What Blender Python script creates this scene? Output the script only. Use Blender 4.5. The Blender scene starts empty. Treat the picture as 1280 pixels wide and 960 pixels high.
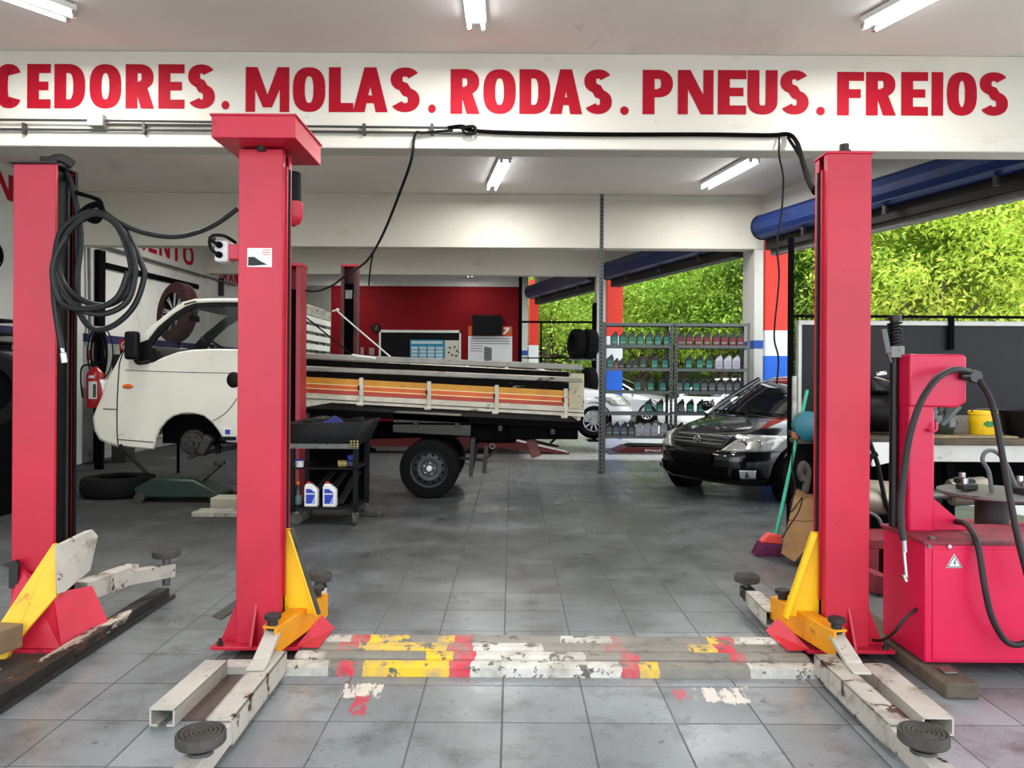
import bpy, bmesh, math, random
from mathutils import Vector, Matrix
random.seed(7)
PI = math.pi
SC = bpy.context.scene
COL = SC.collection
F = 960.0; HC = 1.5; HX, HY = 640.0, 467.0
ROLL = math.radians(0.35)
CR, SR = math.cos(ROLL), math.sin(ROLL)
def P(px, py, d):
    dx, dy = px - HX, py - HY
    x0 = CR*dx + SR*dy; y0 = -SR*dx + CR*dy
    return Vector((x0*d/F, d, HC - y0*d/F))
def X(px, d): return (px - HX)*d/F
def Z(py, d): return HC - (py - HY)*d/F
def lin(c):
    if isinstance(c, str):
        c = tuple(int(c[i:i+2], 16) for i in (0, 2, 4))
    r = []
    for v in c[:3]:
        v = v/255.0
        r.append(v/12.92 if v <= .04045 else ((v+.055)/1.055)**2.4)
    return (*r, 1.0)
# ------------------------------------------------------------------ materials
class NT:
    def __init__(s, name):
        s.m = bpy.data.materials.new(name); s.m.use_nodes = True
        s.t = s.m.node_tree; s.b = s.t.nodes['Principled BSDF']
        s.co = None
    def n(s, ty, **kw):
        nd = s.t.nodes.new(ty)
        for k, v in kw.items(): setattr(nd, k, v)
        return nd
    def l(s, a, b): s.t.links.new(a, b)
    def coord(s, scale=(1,1,1), which='Object'):
        if s.co is None: s.co = s.n('ShaderNodeTexCoord')
        o = s.co.outputs[which]
        if scale == (1,1,1): return o
        mp = s.n('ShaderNodeMapping'); mp.inputs['Scale'].default_value = scale
        s.l(o, mp.inputs['Vector']); return mp.outputs[0]
    def noise(s, scale, detail=4, rough=.6, stretch=(1,1,1), vec=None):
        nd = s.n('ShaderNodeTexNoise'); nd.inputs['Scale'].default_value = scale
        nd.inputs['Detail'].default_value = detail; nd.inputs['Roughness'].default_value = rough
        s.l(vec if vec is not None else s.coord(stretch), nd.inputs['Vector']); return nd.outputs[0]
    def ramp(s, fac, lo, hi, a=0.0, b=1.0):
        nd = s.n('ShaderNodeMapRange'); nd.inputs[1].default_value = lo; nd.inputs[2].default_value = hi
        nd.inputs[3].default_value = a; nd.inputs[4].default_value = b
        s.l(fac, nd.inputs[0]); return nd.outputs[0]
    def math(s, op, a, b=None, c=None):
        nd = s.n('ShaderNodeMath', operation=op)
        for i, v in enumerate((a, b, c)):
            if v is None: continue
            if isinstance(v, (int, float)): nd.inputs[i].default_value = v
            else: s.l(v, nd.inputs[i])
        return nd.outputs[0]
    def mix(s, fac, a, b, blend='MIX'):
        nd = s.n('ShaderNodeMix', data_type='RGBA', blend_type=blend)
        if isinstance(fac, (int, float)): nd.inputs[0].default_value = fac
        else: s.l(fac, nd.inputs[0])
        for i, v in ((6, a), (7, b)):
            if isinstance(v, tuple): nd.inputs[i].default_value = v
            else: s.l(v, nd.inputs[i])
        return nd.outputs[2]
    def bump(s, h, strength=.3, dist=.01):
        nd = s.n('ShaderNodeBump'); nd.inputs['Strength'].default_value = strength
        nd.inputs['Distance'].default_value = dist
        s.l(h, nd.inputs['Height']); s.l(nd.outputs[0], s.b.inputs['Normal'])
MATS = {}
def mat(name, col, rough=.5, metal=0., var=.12, vscale=3., wear=None, spec=.5, bump=0., bscale=40., coat=0.):
    """painted or plain surface: slight tone variation plus chips, dirt and rust with shapes of their own"""
    if name in MATS: return MATS[name]
    q = NT(name); b = q.b; c = lin(col)
    b.inputs['Roughness'].default_value = rough; b.inputs['Metallic'].default_value = metal
    b.inputs['Specular IOR Level'].default_value = spec
    b.inputs['Coat Weight'].default_value = coat
    out = c
    if var:
        dk = tuple(v*(1-var*2.2) for v in c[:3])+(1,)
        out = q.mix(q.ramp(q.noise(vscale), .35, .7), c, dk)
    for (wc, sc, th, soft, st) in (wear or []):
        out = q.mix(q.ramp(q.noise(sc, 6, .65, st), th, th+soft), out, lin(wc))
    if isinstance(out, tuple): b.inputs['Base Color'].default_value = out
    else: q.l(out, b.inputs['Base Color'])
    if bump: q.bump(q.noise(bscale, 5), bump, .01)
    MATS[name] = q.m; return q.m
def emit(name, col, strength):
    q = NT(name); q.b.inputs['Base Color'].default_value = lin(col)
    q.b.inputs['Emission Color'].default_value = lin(col); q.b.inputs['Emission Strength'].default_value = strength
    MATS[name] = q.m; return q.m
def glass(name, col=(235,240,238), rough=.02, alpha=.25):
    q = NT(name); b = q.b
    b.inputs['Base Color'].default_value = lin(col); b.inputs['Roughness'].default_value = rough
    b.inputs['Alpha'].default_value = alpha; b.inputs['Specular IOR Level'].default_value = .6
    MATS[name] = q.m; return q.m
def bands(name, stops, axis=0, rough=.55, chip='6b665c', chipth=.56, wob=.05, wscale=9., axisscale=1., spec=.4, dirt=None):
    """paint in bands along one object axis: stops = [(position, colour), ...], ragged edges and chips"""
    q = NT(name); b = q.b
    sep = q.n('ShaderNodeSeparateXYZ'); q.l(q.coord(), sep.inputs[0])
    v = sep.outputs[axis]
    lo, hi = stops[0][0], stops[-1][0]+1e-3
    nz = q.math('SUBTRACT', q.noise(wscale, 5), .5)
    v = q.math('ADD', v, q.math('MULTIPLY', nz, wob*2))
    fac = q.ramp(v, lo, hi)
    cr = q.n('ShaderNodeValToRGB'); cr.color_ramp.interpolation = 'CONSTANT'
    els = cr.color_ramp.elements
    while len(els) > 1: els.remove(els[-1])
    els[0].position = 0; els[0].color = lin(stops[0][1])
    for p_, c_ in stops[1:]:
        e = els.new(min(1, (p_-lo)/(hi-lo))); e.color = lin(c_)
    q.l(fac, cr.inputs[0]); out = cr.outputs[0]
    if chip: out = q.mix(q.ramp(q.noise(13, 7, .7), chipth, chipth+.03), out, lin(chip))
    if dirt: out = q.mix(q.ramp(q.noise(4.2, 6, .7), .42, .70), out, lin(dirt))
    q.l(out, b.inputs['Base Color']); b.inputs['Roughness'].default_value = rough
    b.inputs['Specular IOR Level'].default_value = spec
    MATS[name] = q.m; return q.m
# ------------------------------------------------------------------ mesh builder
class MB:
    def __init__(s): s.v = []; s.f = []; s.mi = []; s.cur = 0
    def add(s, vs, fs):
        o = len(s.v); s.v += [Vector(v) for v in vs]
        for f in fs: s.f.append(tuple(i+o for i in f)); s.mi.append(s.cur)
        return s
    def mat(s, i): s.cur = i; return s
    def box(s, x0, x1, y0, y1, z0, z1):
        return s.add([(x0,y0,z0),(x1,y0,z0),(x1,y1,z0),(x0,y1,z0),(x0,y0,z1),(x1,y0,z1),(x1,y1,z1),(x0,y1,z1)],
            [(0,3,2,1),(4,5,6,7),(0,1,5,4),(1,2,6,5),(2,3,7,6),(3,0,4,7)])
    def obox(s, c, sz, rot=None):
        c = Vector(c); hx, hy, hz = sz[0]/2, sz[1]/2, sz[2]/2
        R = rot or Matrix.Identity(3)
        vs = [c + R@Vector((a*hx,b*hy,d*hz)) for d in (-1,1) for (a,b) in ((-1,-1),(1,-1),(1,1),(-1,1))]
        return s.add(vs, [(0,3,2,1),(4,5,6,7),(0,1,5,4),(1,2,6,5),(2,3,7,6),(3,0,4,7)])
    def bar(s, p0, p1, w, h, up=(0,0,1)):
        p0, p1 = Vector(p0), Vector(p1); d = (p1-p0).normalized(); u = Vector(up)
        sd = d.cross(u).normalized(); u = sd.cross(d).normalized()
        vs = []
        for p in (p0, p1):
            vs += [p - sd*w/2 - u*h/2, p + sd*w/2 - u*h/2, p + sd*w/2 + u*h/2, p - sd*w/2 + u*h/2]
        return s.add(vs, [(0,1,2,3)[::-1],(4,5,6,7),(0,4,5,1)[::-1],(1,5,6,2)[::-1],(2,6,7,3)[::-1],(3,7,4,0)[::-1]])
    def cyl(s, p0, p1, r0, r1=None, n=20, caps=True):
        r1 = r0 if r1 is None else r1
        p0, p1 = Vector(p0), Vector(p1); d = (p1-p0).normalized()
        a = d.orthogonal().normalized(); b = d.cross(a)
        vs = []
        for p, r in ((p0,r0),(p1,r1)):
            for i in range(n):
                t = 2*PI*i/n; vs.append(p + (a*math.cos(t)+b*math.sin(t))*r)
        fs = [(i,(i+1)%n,n+(i+1)%n,n+i) for i in range(n)]
        if caps: fs += [tuple(range(n))[::-1], tuple(range(n,2*n))]
        return s.add(vs, fs)
    def lathe(s, c, axis, prof, n=28, close=False):
        """prof = [(radius, distance along axis)]"""
        c = Vector(c); d = Vector(axis).normalized(); a = d.orthogonal().normalized(); b = d.cross(a)
        vs = []; m = len(prof)
        for r, h in prof:
            for i in range(n):
                t = 2*PI*i/n; vs.append(c + d*h + (a*math.cos(t)+b*math.sin(t))*max(r,1e-4))
        fs = []
        for j in range(m if close else m-1):
            k = (j+1)%m
            fs += [(j*n+i, j*n+(i+1)%n, k*n+(i+1)%n, k*n+i) for i in range(n)]
        return s.add(vs, fs)
    def tube(s, pts, r, n=8, smooth=0, closed=False, caps=True):
        pts = [Vector(p) for p in pts]
        if smooth:
            if isinstance(r, (list,tuple)):
                nr = len(r); r = [r[min(int(i/smooth),nr-1)]*(1-(i/smooth)%1)+r[min(int(i/smooth)+1,nr-1)]*((i/smooth)%1) for i in range((nr-1)*smooth+1)]
            pts = crom(pts, smooth, closed)
        m = len(pts); vs = []; prev = None
        for i, p in enumerate(pts):
            if closed: d = pts[(i+1)%m]-pts[i-1]
            else: d = pts[min(i+1,m-1)]-pts[max(i-1,0)]
            d = d.normalized() if d.length > 1e-9 else Vector((0,0,1))
            if prev is None: a = d.orthogonal().normalized()
            else:
                a = prev - d*prev.dot(d)
                a = a.normalized() if a.length > 1e-6 else d.orthogonal().normalized()
            prev = a; b = d.cross(a)
            rr = r[i] if isinstance(r, (list,tuple)) else r
            for k in range(n):
                t = 2*PI*k/n; vs.append(p + (a*math.cos(t)+b*math.sin(t))*rr)
        fs = []
        for i in range(m if closed else m-1):
            j = (i+1)%m
            fs += [(i*n+k, i*n+(k+1)%n, j*n+(k+1)%n, j*n+k) for k in range(n)]
        if caps and not closed: fs += [tuple(range(n))[::-1], tuple(range((m-1)*n, m*n))]
        return s.add(vs, fs)
    def prism(s, poly, fn, a0, a1):
        """poly = 2D points, fn(u, v, a) -> 3D point; extruded from a0 to a1"""
        n = len(poly)
        vs = [fn(u,v,a0) for u,v in poly] + [fn(u,v,a1) for u,v in poly]
        return s.add(vs, [tuple(range(n)), tuple(range(n,2*n))[::-1]] + [(i,n+i,n+(i+1)%n,(i+1)%n) for i in range(n)])
    def xz(s, poly, y0, y1): return s.prism(poly, lambda u,v,a: (u,a,v), y0, y1)
    def yz(s, poly, x0, x1): return s.prism(poly, lambda u,v,a: (a,u,v), x0, x1)
    def xy(s, poly, z0, z1): return s.prism(poly, lambda u,v,a: (u,v,a), z0, z1)
    def ell(s, c, r, n=16, m=10, R=None):
        c = Vector(c); vs = []; fs = []
        for j in range(m+1):
            ph = PI*j/m
            for i in range(n):
                t = 2*PI*i/n
                v = Vector((r[0]*math.sin(ph)*math.cos(t), r[1]*math.sin(ph)*math.sin(t), r[2]*math.cos(ph)))
                vs.append(c + (R@v if R else v))
        for j in range(m): fs += [(j*n+i,(j+1)*n+i,(j+1)*n+(i+1)%n,j*n+(i+1)%n) for i in range(n)]
        return s.add(vs, fs)
    def grid(s, fn, nu, nv):
        vs = [fn(i/nu, j/nv) for j in range(nv+1) for i in range(nu+1)]
        return s.add(vs, [(j*(nu+1)+i, j*(nu+1)+i+1, (j+1)*(nu+1)+i+1, (j+1)*(nu+1)+i) for j in range(nv) for i in range(nu)])
    def build(s, name, mats, parent=None, bevel=0., seg=2, ang=40, solid=0., recalc=True, sub=0, flat=False):
        me = bpy.data.meshes.new(name)
        off = ORG.get(parent, Vector((0,0,0))) if parent is not None else Vector((0,0,0))
        me.from_pydata([v-off for v in s.v], [], s.f)
        if not isinstance(mats, (list,tuple)): mats = [mats]
        for m_ in mats: me.materials.append(m_)
        me.polygons.foreach_set('material_index', s.mi)
        if recalc:
            bm = bmesh.new(); bm.from_mesh(me)
            bmesh.ops.recalc_face_normals(bm, faces=bm.faces); bm.to_mesh(me); bm.free()
        me.polygons.foreach_set('use_smooth', [not flat]*len(me.polygons))
        if not flat: me.set_sharp_from_angle(angle=math.radians(ang))
        o = bpy.data.objects.new(name, me); COL.objects.link(o)
        if parent is not None: o.parent = parent
        ORG[o] = off
        if solid:
            md = o.modifiers.new('solid','SOLIDIFY'); md.thickness = solid; md.offset = 0
        if sub:
            md = o.modifiers.new('sub','SUBSURF'); md.levels = md.render_levels = sub
        if bevel:
            md = o.modifiers.new('bevel','BEVEL'); md.width = bevel; md.segments = seg
            md.limit_method = 'ANGLE'; md.angle_limit = math.radians(35); md.harden_normals = False
        return o
ORG = {}
def crom(pts, k, closed=False):
    out = []; m = len(pts)
    for i in range(m if closed else m-1):
        if closed: a,b,c,d = pts[i-1],pts[i],pts[(i+1)%m],pts[(i+2)%m]
        else: a,b,c,d = pts[max(i-1,0)],pts[i],pts[i+1],pts[min(i+2,m-1)]
        for j in range(k):
            t = j/k
            out.append(.5*((2*b)+(c-a)*t+(2*a-5*b+4*c-d)*t*t+(3*b-a-3*c+d)*t**3))
    if not closed: out.append(pts[-1])
    return out
def tag(o, label=None, cat=None, group=None, kind=None):
    if label: o['label'] = label
    if cat: o['category'] = cat
    if group: o['group'] = group
    if kind: o['kind'] = kind
    return o
def thing(name, label, cat, loc, group=None, rotz=0., local=False, rot=None):
    o = bpy.data.objects.new(name, None); COL.objects.link(o); o.empty_display_size = .05
    o.location = loc
    if rot: o.rotation_euler = rot
    else: o.rotation_euler = (0,0,rotz)
    ORG[o] = Vector((0,0,0)) if local else Vector(loc)
    return tag(o, label, cat, group)
def struct(o, label=None):
    o['kind'] = 'structure'
    if label: o['label'] = label
    return o
def single(mb, name, mats, label, cat, group=None, loc=None, **kw):
    """a thing that is one mesh, origin moved to its own base"""
    vs = mb.v; lo = Vector((min(v.x for v in vs), min(v.y for v in vs), min(v.z for v in vs)))
    hi = Vector((max(v.x for v in vs), max(v.y for v in vs), max(v.z for v in vs)))
    c = Vector(loc) if loc is not None else Vector(((lo.x+hi.x)/2, (lo.y+hi.y)/2, lo.z))
    mb.v = [v-c for v in vs]
    o = mb.build(name, mats, None, **kw); o.location = c
    return tag(o, label, cat, group)
def dup(root, loc, rotz=None, label=None, group=None, scale=None, rot=None):
    r = root.copy(); COL.objects.link(r); r.location = loc
    if rot is not None: r.rotation_euler = rot
    elif rotz is not None: r.rotation_euler = (0,0,rotz)
    if label: r['label'] = label
    if group: r['group'] = group
    if scale: r.scale = scale
    for ch in list(root.children):
        c = ch.copy(); COL.objects.link(c); c.parent = r
        for g in ch.children:
            d = g.copy(); COL.objects.link(d); d.parent = c
    return r
# ------------------------------------------------------------------ painted capitals
def arcpts(cx, cy, rx, ry, a0, a1, n, e=2.5):
    out = []
    for i in range(n+1):
        t = math.radians(a0+(a1-a0)*i/n); c, s_ = math.cos(t), math.sin(t)
        out.append((cx+rx*math.copysign(abs(c)**(2/e), c), cy+ry*math.copysign(abs(s_)**(2/e), s_)))
    return out
def gstroke(pts, tx, ty):
    """polyline thickened: horizontal runs ty thick, vertical runs tx thick"""
    quads = []; L = []; R_ = []
    for i, p in enumerate(pts):
        a = pts[max(i-1,0)]; b = pts[min(i+1,len(pts)-1)]
        dx, dy = b[0]-a[0], b[1]-a[1]; l_ = math.hypot(dx, dy) or 1
        nx, ny = -dy/l_, dx/l_
        L.append((p[0]+nx*tx/2, p[1]+ny*ty/2)); R_.append((p[0]-nx*tx/2, p[1]-ny*ty/2))
    for i in range(len(pts)-1): quads.append([L[i], L[i+1], R_[i+1], R_[i]])
    return quads
def glyph(ch, w, t, h):
    """list of convex polygons in a box w wide and 1 tall; t = stem, h = bar thickness"""
    q = []
    def r(a,b,c,d): q.append([(a,b),(c,b),(c,d),(a,d)])
    def ring(cx, cy, rx, ry, a0, a1, n=18, e=2.6): q.extend(gstroke(arcpts(cx,cy,rx-t/2,ry-h/2,a0,a1,n,e), t, h))
    if ch == 'O': ring(w/2,.5,w/2,.5,0,360,36)
    elif ch == 'C': ring(w/2,.5,w/2,.5,38,322,30)
    elif ch == 'D': r(0,0,t,1); r(t*.9,1-h,w*.5,1); r(t*.9,0,w*.5,h); ring(w*.45,.5,w*.55,.5,90,-90,20)
    elif ch in 'RP':
        m = .42 if ch == 'R' else .38
        r(0,0,t,1); r(t*.9,1-h,w*.55,1); r(t*.9,m,w*.55,m+h*.9); ring(w*.5,(1+m)/2,w*.48,(1-m)/2,90,-90,16,2.3)
        if ch == 'R': q.append([(w*.34,m+.05),(w*.34+t,m+.05),(w,0),(w-t*1.1,0)])
    elif ch == 'S':
        pts = arcpts(w/2,.735,w/2-t/2,.265-h/2,25,260,14,2.3) + arcpts(w/2,.275,w/2-t/2,.275-h/2,80,-155,14,2.3)
        q.extend(gstroke(pts, t, h))
    elif ch == 'U': r(0,.3,t,1); r(w-t,.3,w,1); ring(w/2,.32,w/2,.32,180,360,18)
    elif ch == 'E': r(0,0,t,1); r(t*.9,0,w,h); r(t*.9,1-h,w,1); r(t*.9,.41,w*.9,.41+h*.95)
    elif ch == 'F': r(0,0,t,1); r(t*.9,1-h,w,1); r(t*.9,.4,w*.88,.4+h)
    elif ch == 'L': r(0,0,t,1); r(t*.9,0,w,h)
    elif ch == 'I': r(0,0,w,1)
    elif ch == 'T': r(0,1-h,w,1); r(w/2-t/2,0,w/2+t/2,1-h*.9)
    elif ch == 'N': r(0,0,t*.85,1); r(w-t*.85,0,w,1); q.append([(0,1),(t*1.05,1),(w,0),(w-t*1.05,0)])
    elif ch == 'M':
        r(0,0,t*.8,1); r(w-t*.8,0,w,1)
        q.append([(0,1),(t*1.0,1),(w/2+t*.38,.1),(w/2-t*.38,.1)]); q.append([(w-t*1.0,1),(w,1),(w/2+t*.38,.1),(w/2-t*.38,.1)])
    elif ch == 'A':
        q.append([(0,0),(t,0),(w/2+t*.35,1),(w/2-t*.5,1)]); q.append([(w-t,0),(w,0),(w/2+t*.5,1),(w/2-t*.35,1)])
        r(w*.25,.2,w*.75,.2+h*.85)
    elif ch == 'H': r(0,0,t,1); r(w-t,0,w,1); r(t*.9,.41,w-t*.9,.41+h)
    elif ch == 'G': ring(w/2,.5,w/2,.5,38,340,30); r(w*.52,.36,w,.36+h*.9); r(w-t,.05,w,.5)
    elif ch == 'V': q.append([(0,1),(t,1),(w/2+t*.45,0),(w/2-t*.45,0)]); q.append([(w-t,1),(w,1),(w/2+t*.45,0),(w/2-t*.45,0)])
    elif ch == '.': q.append(arcpts(w/2,.5,w/2,.5,0,330,12,2))
    return q
def paint_glyphs(items, fn, thick):
    """items = [(char, u0, u1, v0, v1, stem, bar)] -> flat lettering laid on a surface through fn(u, v, lift)"""
    mb = MB()
    for k, (ch,u0,u1,v0,v1,t,h) in enumerate(items):
        W = (u1-u0); H = (v1-v0)
        for j, poly in enumerate(glyph(ch, W/H, t/H, h)):
            vs = [fn(u0+a*H, v0+b*H, thick + .00004*(j%7)) for a, b in poly]
            mb.add(vs, [tuple(range(len(vs)))])
    return mb
# ------------------------------------------------------------------ materials
RED  = mat('red_enamel', (202,28,57), .4, var=.10, vscale=1.5, wear=[('8a1c2c',9,.70,.04,(1,1,.35)),('2a1416',30,.69,.02,(1,1,1)),('4a1a20',4,.70,.03,(1,1,.3))])
REDT = mat('red_enamel_chipped', (214,28,60), .4, var=.13, vscale=2, wear=[('6e1822',8,.66,.05,(1,1,1)),('30181a',20,.70,.02,(1,1,1))])
MACH = mat('crimson_enamel', (214,20,72), .36, var=.08, vscale=1.5, wear=[('7c1530',10,.70,.04,(1,1,1)),('34101c',28,.695,.02,(1,1,1))])
YEL  = mat('yellow_enamel', (250,196,18), .42, var=.06, wear=[('c98a1a',5,.62,.06,(1,1,1)),('5a4a2a',18,.70,.03,(1,1,1))])
ORA  = mat('amber_enamel', (238,158,20), .42, var=.1, wear=[('8a5a1a',7,.62,.06,(1,1,1)),('4a3c28',18,.68,.03,(1,1,1))])
WHT  = mat('chipped_white_paint', (196,190,178), .55, var=.10, wear=[('8e867a',5,.56,.1,(1,1,1)),('4c3a30',11,.64,.02,(1,1,1)),('2c2826',30,.70,.02,(1,1,1))])
WHTR = mat('rust_worn_white_paint', (190,184,172), .6, var=.10, wear=[('8e867a',5,.5,.1,(1,1,1)),('4a302a',9,.57,.02,(1,1,1)),('2c2826',30,.68,.02,(1,1,1))])
RUB  = mat('black_rubber', (11,11,12), .8, var=.1, spec=.15)
RUBD = mat('dusty_rubber', (84,80,75), .85, var=.2, vscale=12, spec=.2, bump=.3)
BLK  = mat('black_paint', (8,8,9), .5, var=.1, spec=.18)
BLKM = mat('black_matte', (5,5,6), .85, var=0, spec=.06)
GRE  = mat('black_grease', (14,13,13), .42, var=.2, vscale=6)
STL  = mat('worn_steel', (120,118,114), .42, .75, var=.15, vscale=9, wear=[('3c3630',14,.62,.05,(1,1,1))])
CHR  = mat('chrome', (210,212,214), .12, 1., var=0)
GAL  = mat('grey_galvanised', (104,107,106), .55, .3, var=.12, vscale=5)
DSTL = mat('dark_steel', (54,52,50), .6, .3, var=.2, vscale=8, wear=[('3a2a22',10,.6,.06,(1,1,1))])
PLW  = mat('white_plastic', (226,226,222), .4, var=.03)
PLR  = mat('red_plastic', (200,30,28), .4, var=0)
PLB  = mat('blue_plastic', (22,48,150), .4, var=0)
WALLM= mat('white_wall_paint', (206,205,198), .85, var=.05, vscale=.8, wear=[('a8a49a',1.4,.60,.16,(1,1,1)),('8c877c',5,.70,.06,(1,1,1))], bump=.05, spec=.2)
BEAMM= mat('white_beam_paint', (214,210,199), .8, var=.03, vscale=.7, wear=[('c6c0b0',2.2,.60,.1,(1,1,2)),('9c9688',7,.70,.05,(1,1,2))], bump=.05, spec=.2)
CEILM= mat('ceiling_plaster', (240,232,226), .9, var=.04, vscale=.5, wear=[('d4ccc4',.7,.56,.2,(1,.5,1)),('c2bab0',2.4,.68,.1,(1,.5,1))], spec=.15)
LETR = mat('crimson_sign_paint', (168,6,34), .65, var=.05, vscale=3, spec=.2)
# ------------------------------------------------------------------ floor
def floor_material():
    q = NT('slate_floor_tiles'); b = q.b
    co = q.coord()
    sep = q.n('ShaderNodeSeparateXYZ'); q.l(co, sep.inputs[0])
    x, y = sep.outputs[0], sep.outputs[1]
    TX, TY = .374, .39
    def edge(v, size, off):
        u = q.math('DIVIDE', q.math('SUBTRACT', v, off), size)
        fr = q.math('FRACT', u)
        d = q.math('MINIMUM', fr, q.math('SUBTRACT', 1.0, fr))
        return q.math('MULTIPLY', d, size), q.math('FLOOR', u)
    ex, ix = edge(x, TX, -.034); ey, iy = edge(y, TY, 3.30)
    wv = q.math('MULTIPLY', q.noise(9, 4), .004)
    d = q.math('MINIMUM', ex, ey)
    d = q.math('SUBTRACT', d, wv)
    grout = q.ramp(d, .0005, .0035, 1, 0)
    cmb = q.n('ShaderNodeCombineXYZ'); q.l(ix, cmb.inputs[0]); q.l(iy, cmb.inputs[1])
    wn = q.n('ShaderNodeTexWhiteNoise', noise_dimensions='2D'); q.l(cmb.outputs[0], wn.inputs['Vector'])
    tone = q.mix(wn.outputs[0], lin((126,131,134)), lin((152,157,160)))
    big = q.ramp(q.noise(.55, 5, .6), .38, .66)
    tone = q.mix(q.math('MULTIPLY', big, .7), tone, lin((100,102,100)))
    mid = q.ramp(q.noise(3.1, 7, .7), .5, .72)
    tone = q.mix(q.math('MULTIPLY', mid, .8), tone, lin((72,70,66)))
    scr = q.ramp(q.noise(5, 7, .7, (1,6,1)), .60, .72)
    tone = q.mix(q.math('MULTIPLY', scr, .5), tone, lin((160,164,166)))
    # oily work area by the left wall, plus painted shade under the raised truck
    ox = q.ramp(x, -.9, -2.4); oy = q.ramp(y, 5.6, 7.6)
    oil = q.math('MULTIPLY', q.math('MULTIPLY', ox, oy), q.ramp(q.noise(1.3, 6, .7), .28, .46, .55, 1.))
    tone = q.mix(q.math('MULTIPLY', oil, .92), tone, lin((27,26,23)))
    # trodden-in dirt behind the cross plate, deepened to paint in dimmer light
    gx = q.math('ADD', y, q.math('MULTIPLY', q.noise(.8, 5, .7), 2.4))
    grime_shade = q.math('MULTIPLY', q.ramp(gx, 5.2, 7.0), q.ramp(q.noise(1.9, 7, .7), .2, .6, .55, 1.))
    tone = q.mix(q.math('MULTIPLY', grime_shade, .85), tone, lin((50,52,50)))
    # the far street-side end is paler
    pale = q.math('MULTIPLY', q.ramp(q.math('ADD', y, q.math('MULTIPLY', q.noise(2, 3), .4)), 13.5, 13.8), q.ramp(x, .1, .5))
    tone = q.mix(q.math('MULTIPLY', pale, .85), tone, lin((186,184,180)))
    spots = q.ramp(q.noise(17, 3, .5), .69, .74)
    sp2 = q.ramp(q.noise(52, 2, .5), .66, .70)
    tone = q.mix(q.math('MULTIPLY', sp2, .6), tone, lin((58,57,55)))
    scr2 = q.ramp(q.noise(7, 8, .75, (5,1,1)), .63, .70)
    tone = q.mix(q.math('MULTIPLY', scr2, .45), tone, lin((190,192,192)))
    tone = q.mix(q.math('MULTIPLY', spots, .75), tone, lin((44,43,42)))
    tone = q.mix(q.math('MULTIPLY', grout, .7), tone, lin((58,57,56)))
    # scraped white and red paint in front of the cross plate
    def patch(cx, cy, hx, hy, col, th, sc, st):
        nonlocal tone
        ax = q.ramp(q.math('ABSOLUTE', q.math('SUBTRACT', x, cx)), hx*.4, hx, .34, 0.)
        ay = q.ramp(q.math('ABSOLUTE', q.math('SUBTRACT', y, cy)), hy*.4, hy, .34, 0.)
        m = q.math('ADD', q.math('MINIMUM', ax, ay), q.math('MULTIPLY', q.noise(sc, 6, .7, st), .62))
        m = q.math('MULTIPLY', q.ramp(m, th, th+.04), q.math('MULTIPLY', q.math('GREATER_THAN', ax, .001), q.math('GREATER_THAN', ay, .001)))
        tone = q.mix(m, tone, lin(col))
    patch(-.70, 3.62, .19, .16, (216,208,194), .60, 24, (1,.22,1))
    patch(1.0, 3.60, .23, .17, (216,208,194), .60, 24, (1,.22,1))
    patch(-.68, 3.47, .07, .20, (190,70,84), .60, 26, (1,.3,1))
    patch(.80, 3.60, .06, .12, (190,80,92), .60, 26, (1,.3,1))
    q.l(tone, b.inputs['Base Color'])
    rg = q.ramp(q.noise(2.3, 6, .65), .3, .7, .22, .5)
    rg = q.math('ADD', rg, q.math('MULTIPLY', grout, .3))
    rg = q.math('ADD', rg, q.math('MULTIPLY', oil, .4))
    q.l(rg, b.inputs['Roughness'])
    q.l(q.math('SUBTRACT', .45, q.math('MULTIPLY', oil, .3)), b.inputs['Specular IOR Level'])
    h = q.math('ADD', q.math('MULTIPLY', grout, -1.0), q.math('MULTIPLY', q.noise(30, 4), .15))
    q.bump(h, .35, .004)
    return q.m
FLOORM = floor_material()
RFY = -0.6                                    # street edge of the roof
def WX(d): return 3.90+(12.15-d)*.32        # the street-side wall line in plan
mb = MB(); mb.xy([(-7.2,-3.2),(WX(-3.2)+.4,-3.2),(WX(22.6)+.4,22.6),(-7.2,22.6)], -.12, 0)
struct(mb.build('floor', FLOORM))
mb = MB(); mb.xy([(-7.2,RFY),(WX(RFY)+.35,RFY),(WX(22.6)+.35,22.6),(-7.2,22.6)], 4.34, 4.6)
struct(mb.build('ceiling', CEILM))
# left wall with a dado band
WL = -7.0
DADO = mat('grey_dado_paint', (138,140,136), .7, var=.12, wear=[('55524c',3,.58,.12,(1,1,1))])
NAVY = mat('navy_stripe_paint', (24,28,78), .6, var=.08)
mb = MB(); mb.box(WL-.2,WL,RFY,22.6,1.98,4.34); mb.mat(1).box(WL-.2,WL+.004,RFY,22.6,1.98,2.12); mb.mat(2).box(WL-.2,WL,RFY,22.6,0,1.98)
struct(mb.build('wall_left', [WALLM,NAVY,DADO]))
REDW = mat('dark_red_wall_paint', (122,4,14), .75, var=.06, vscale=.7, spec=.2)
GRYW = mat('unlit_wall_grey', (128,128,120), .8, var=.08, spec=.2)  # unlit stretch of the back wall, its shade put into the grey
BW = 22.3
mb = MB(); mb.box(-5.27,.25,BW,BW+.2,0,4.02); mb.mat(1).box(WL,-5.27,BW,BW+.2,0,4.02); mb.mat(2).box(WL,.25,BW-.02,BW+.2,4.02,4.34)
struct(mb.build('wall_back', [REDW,GRYW,WALLM]))
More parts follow.
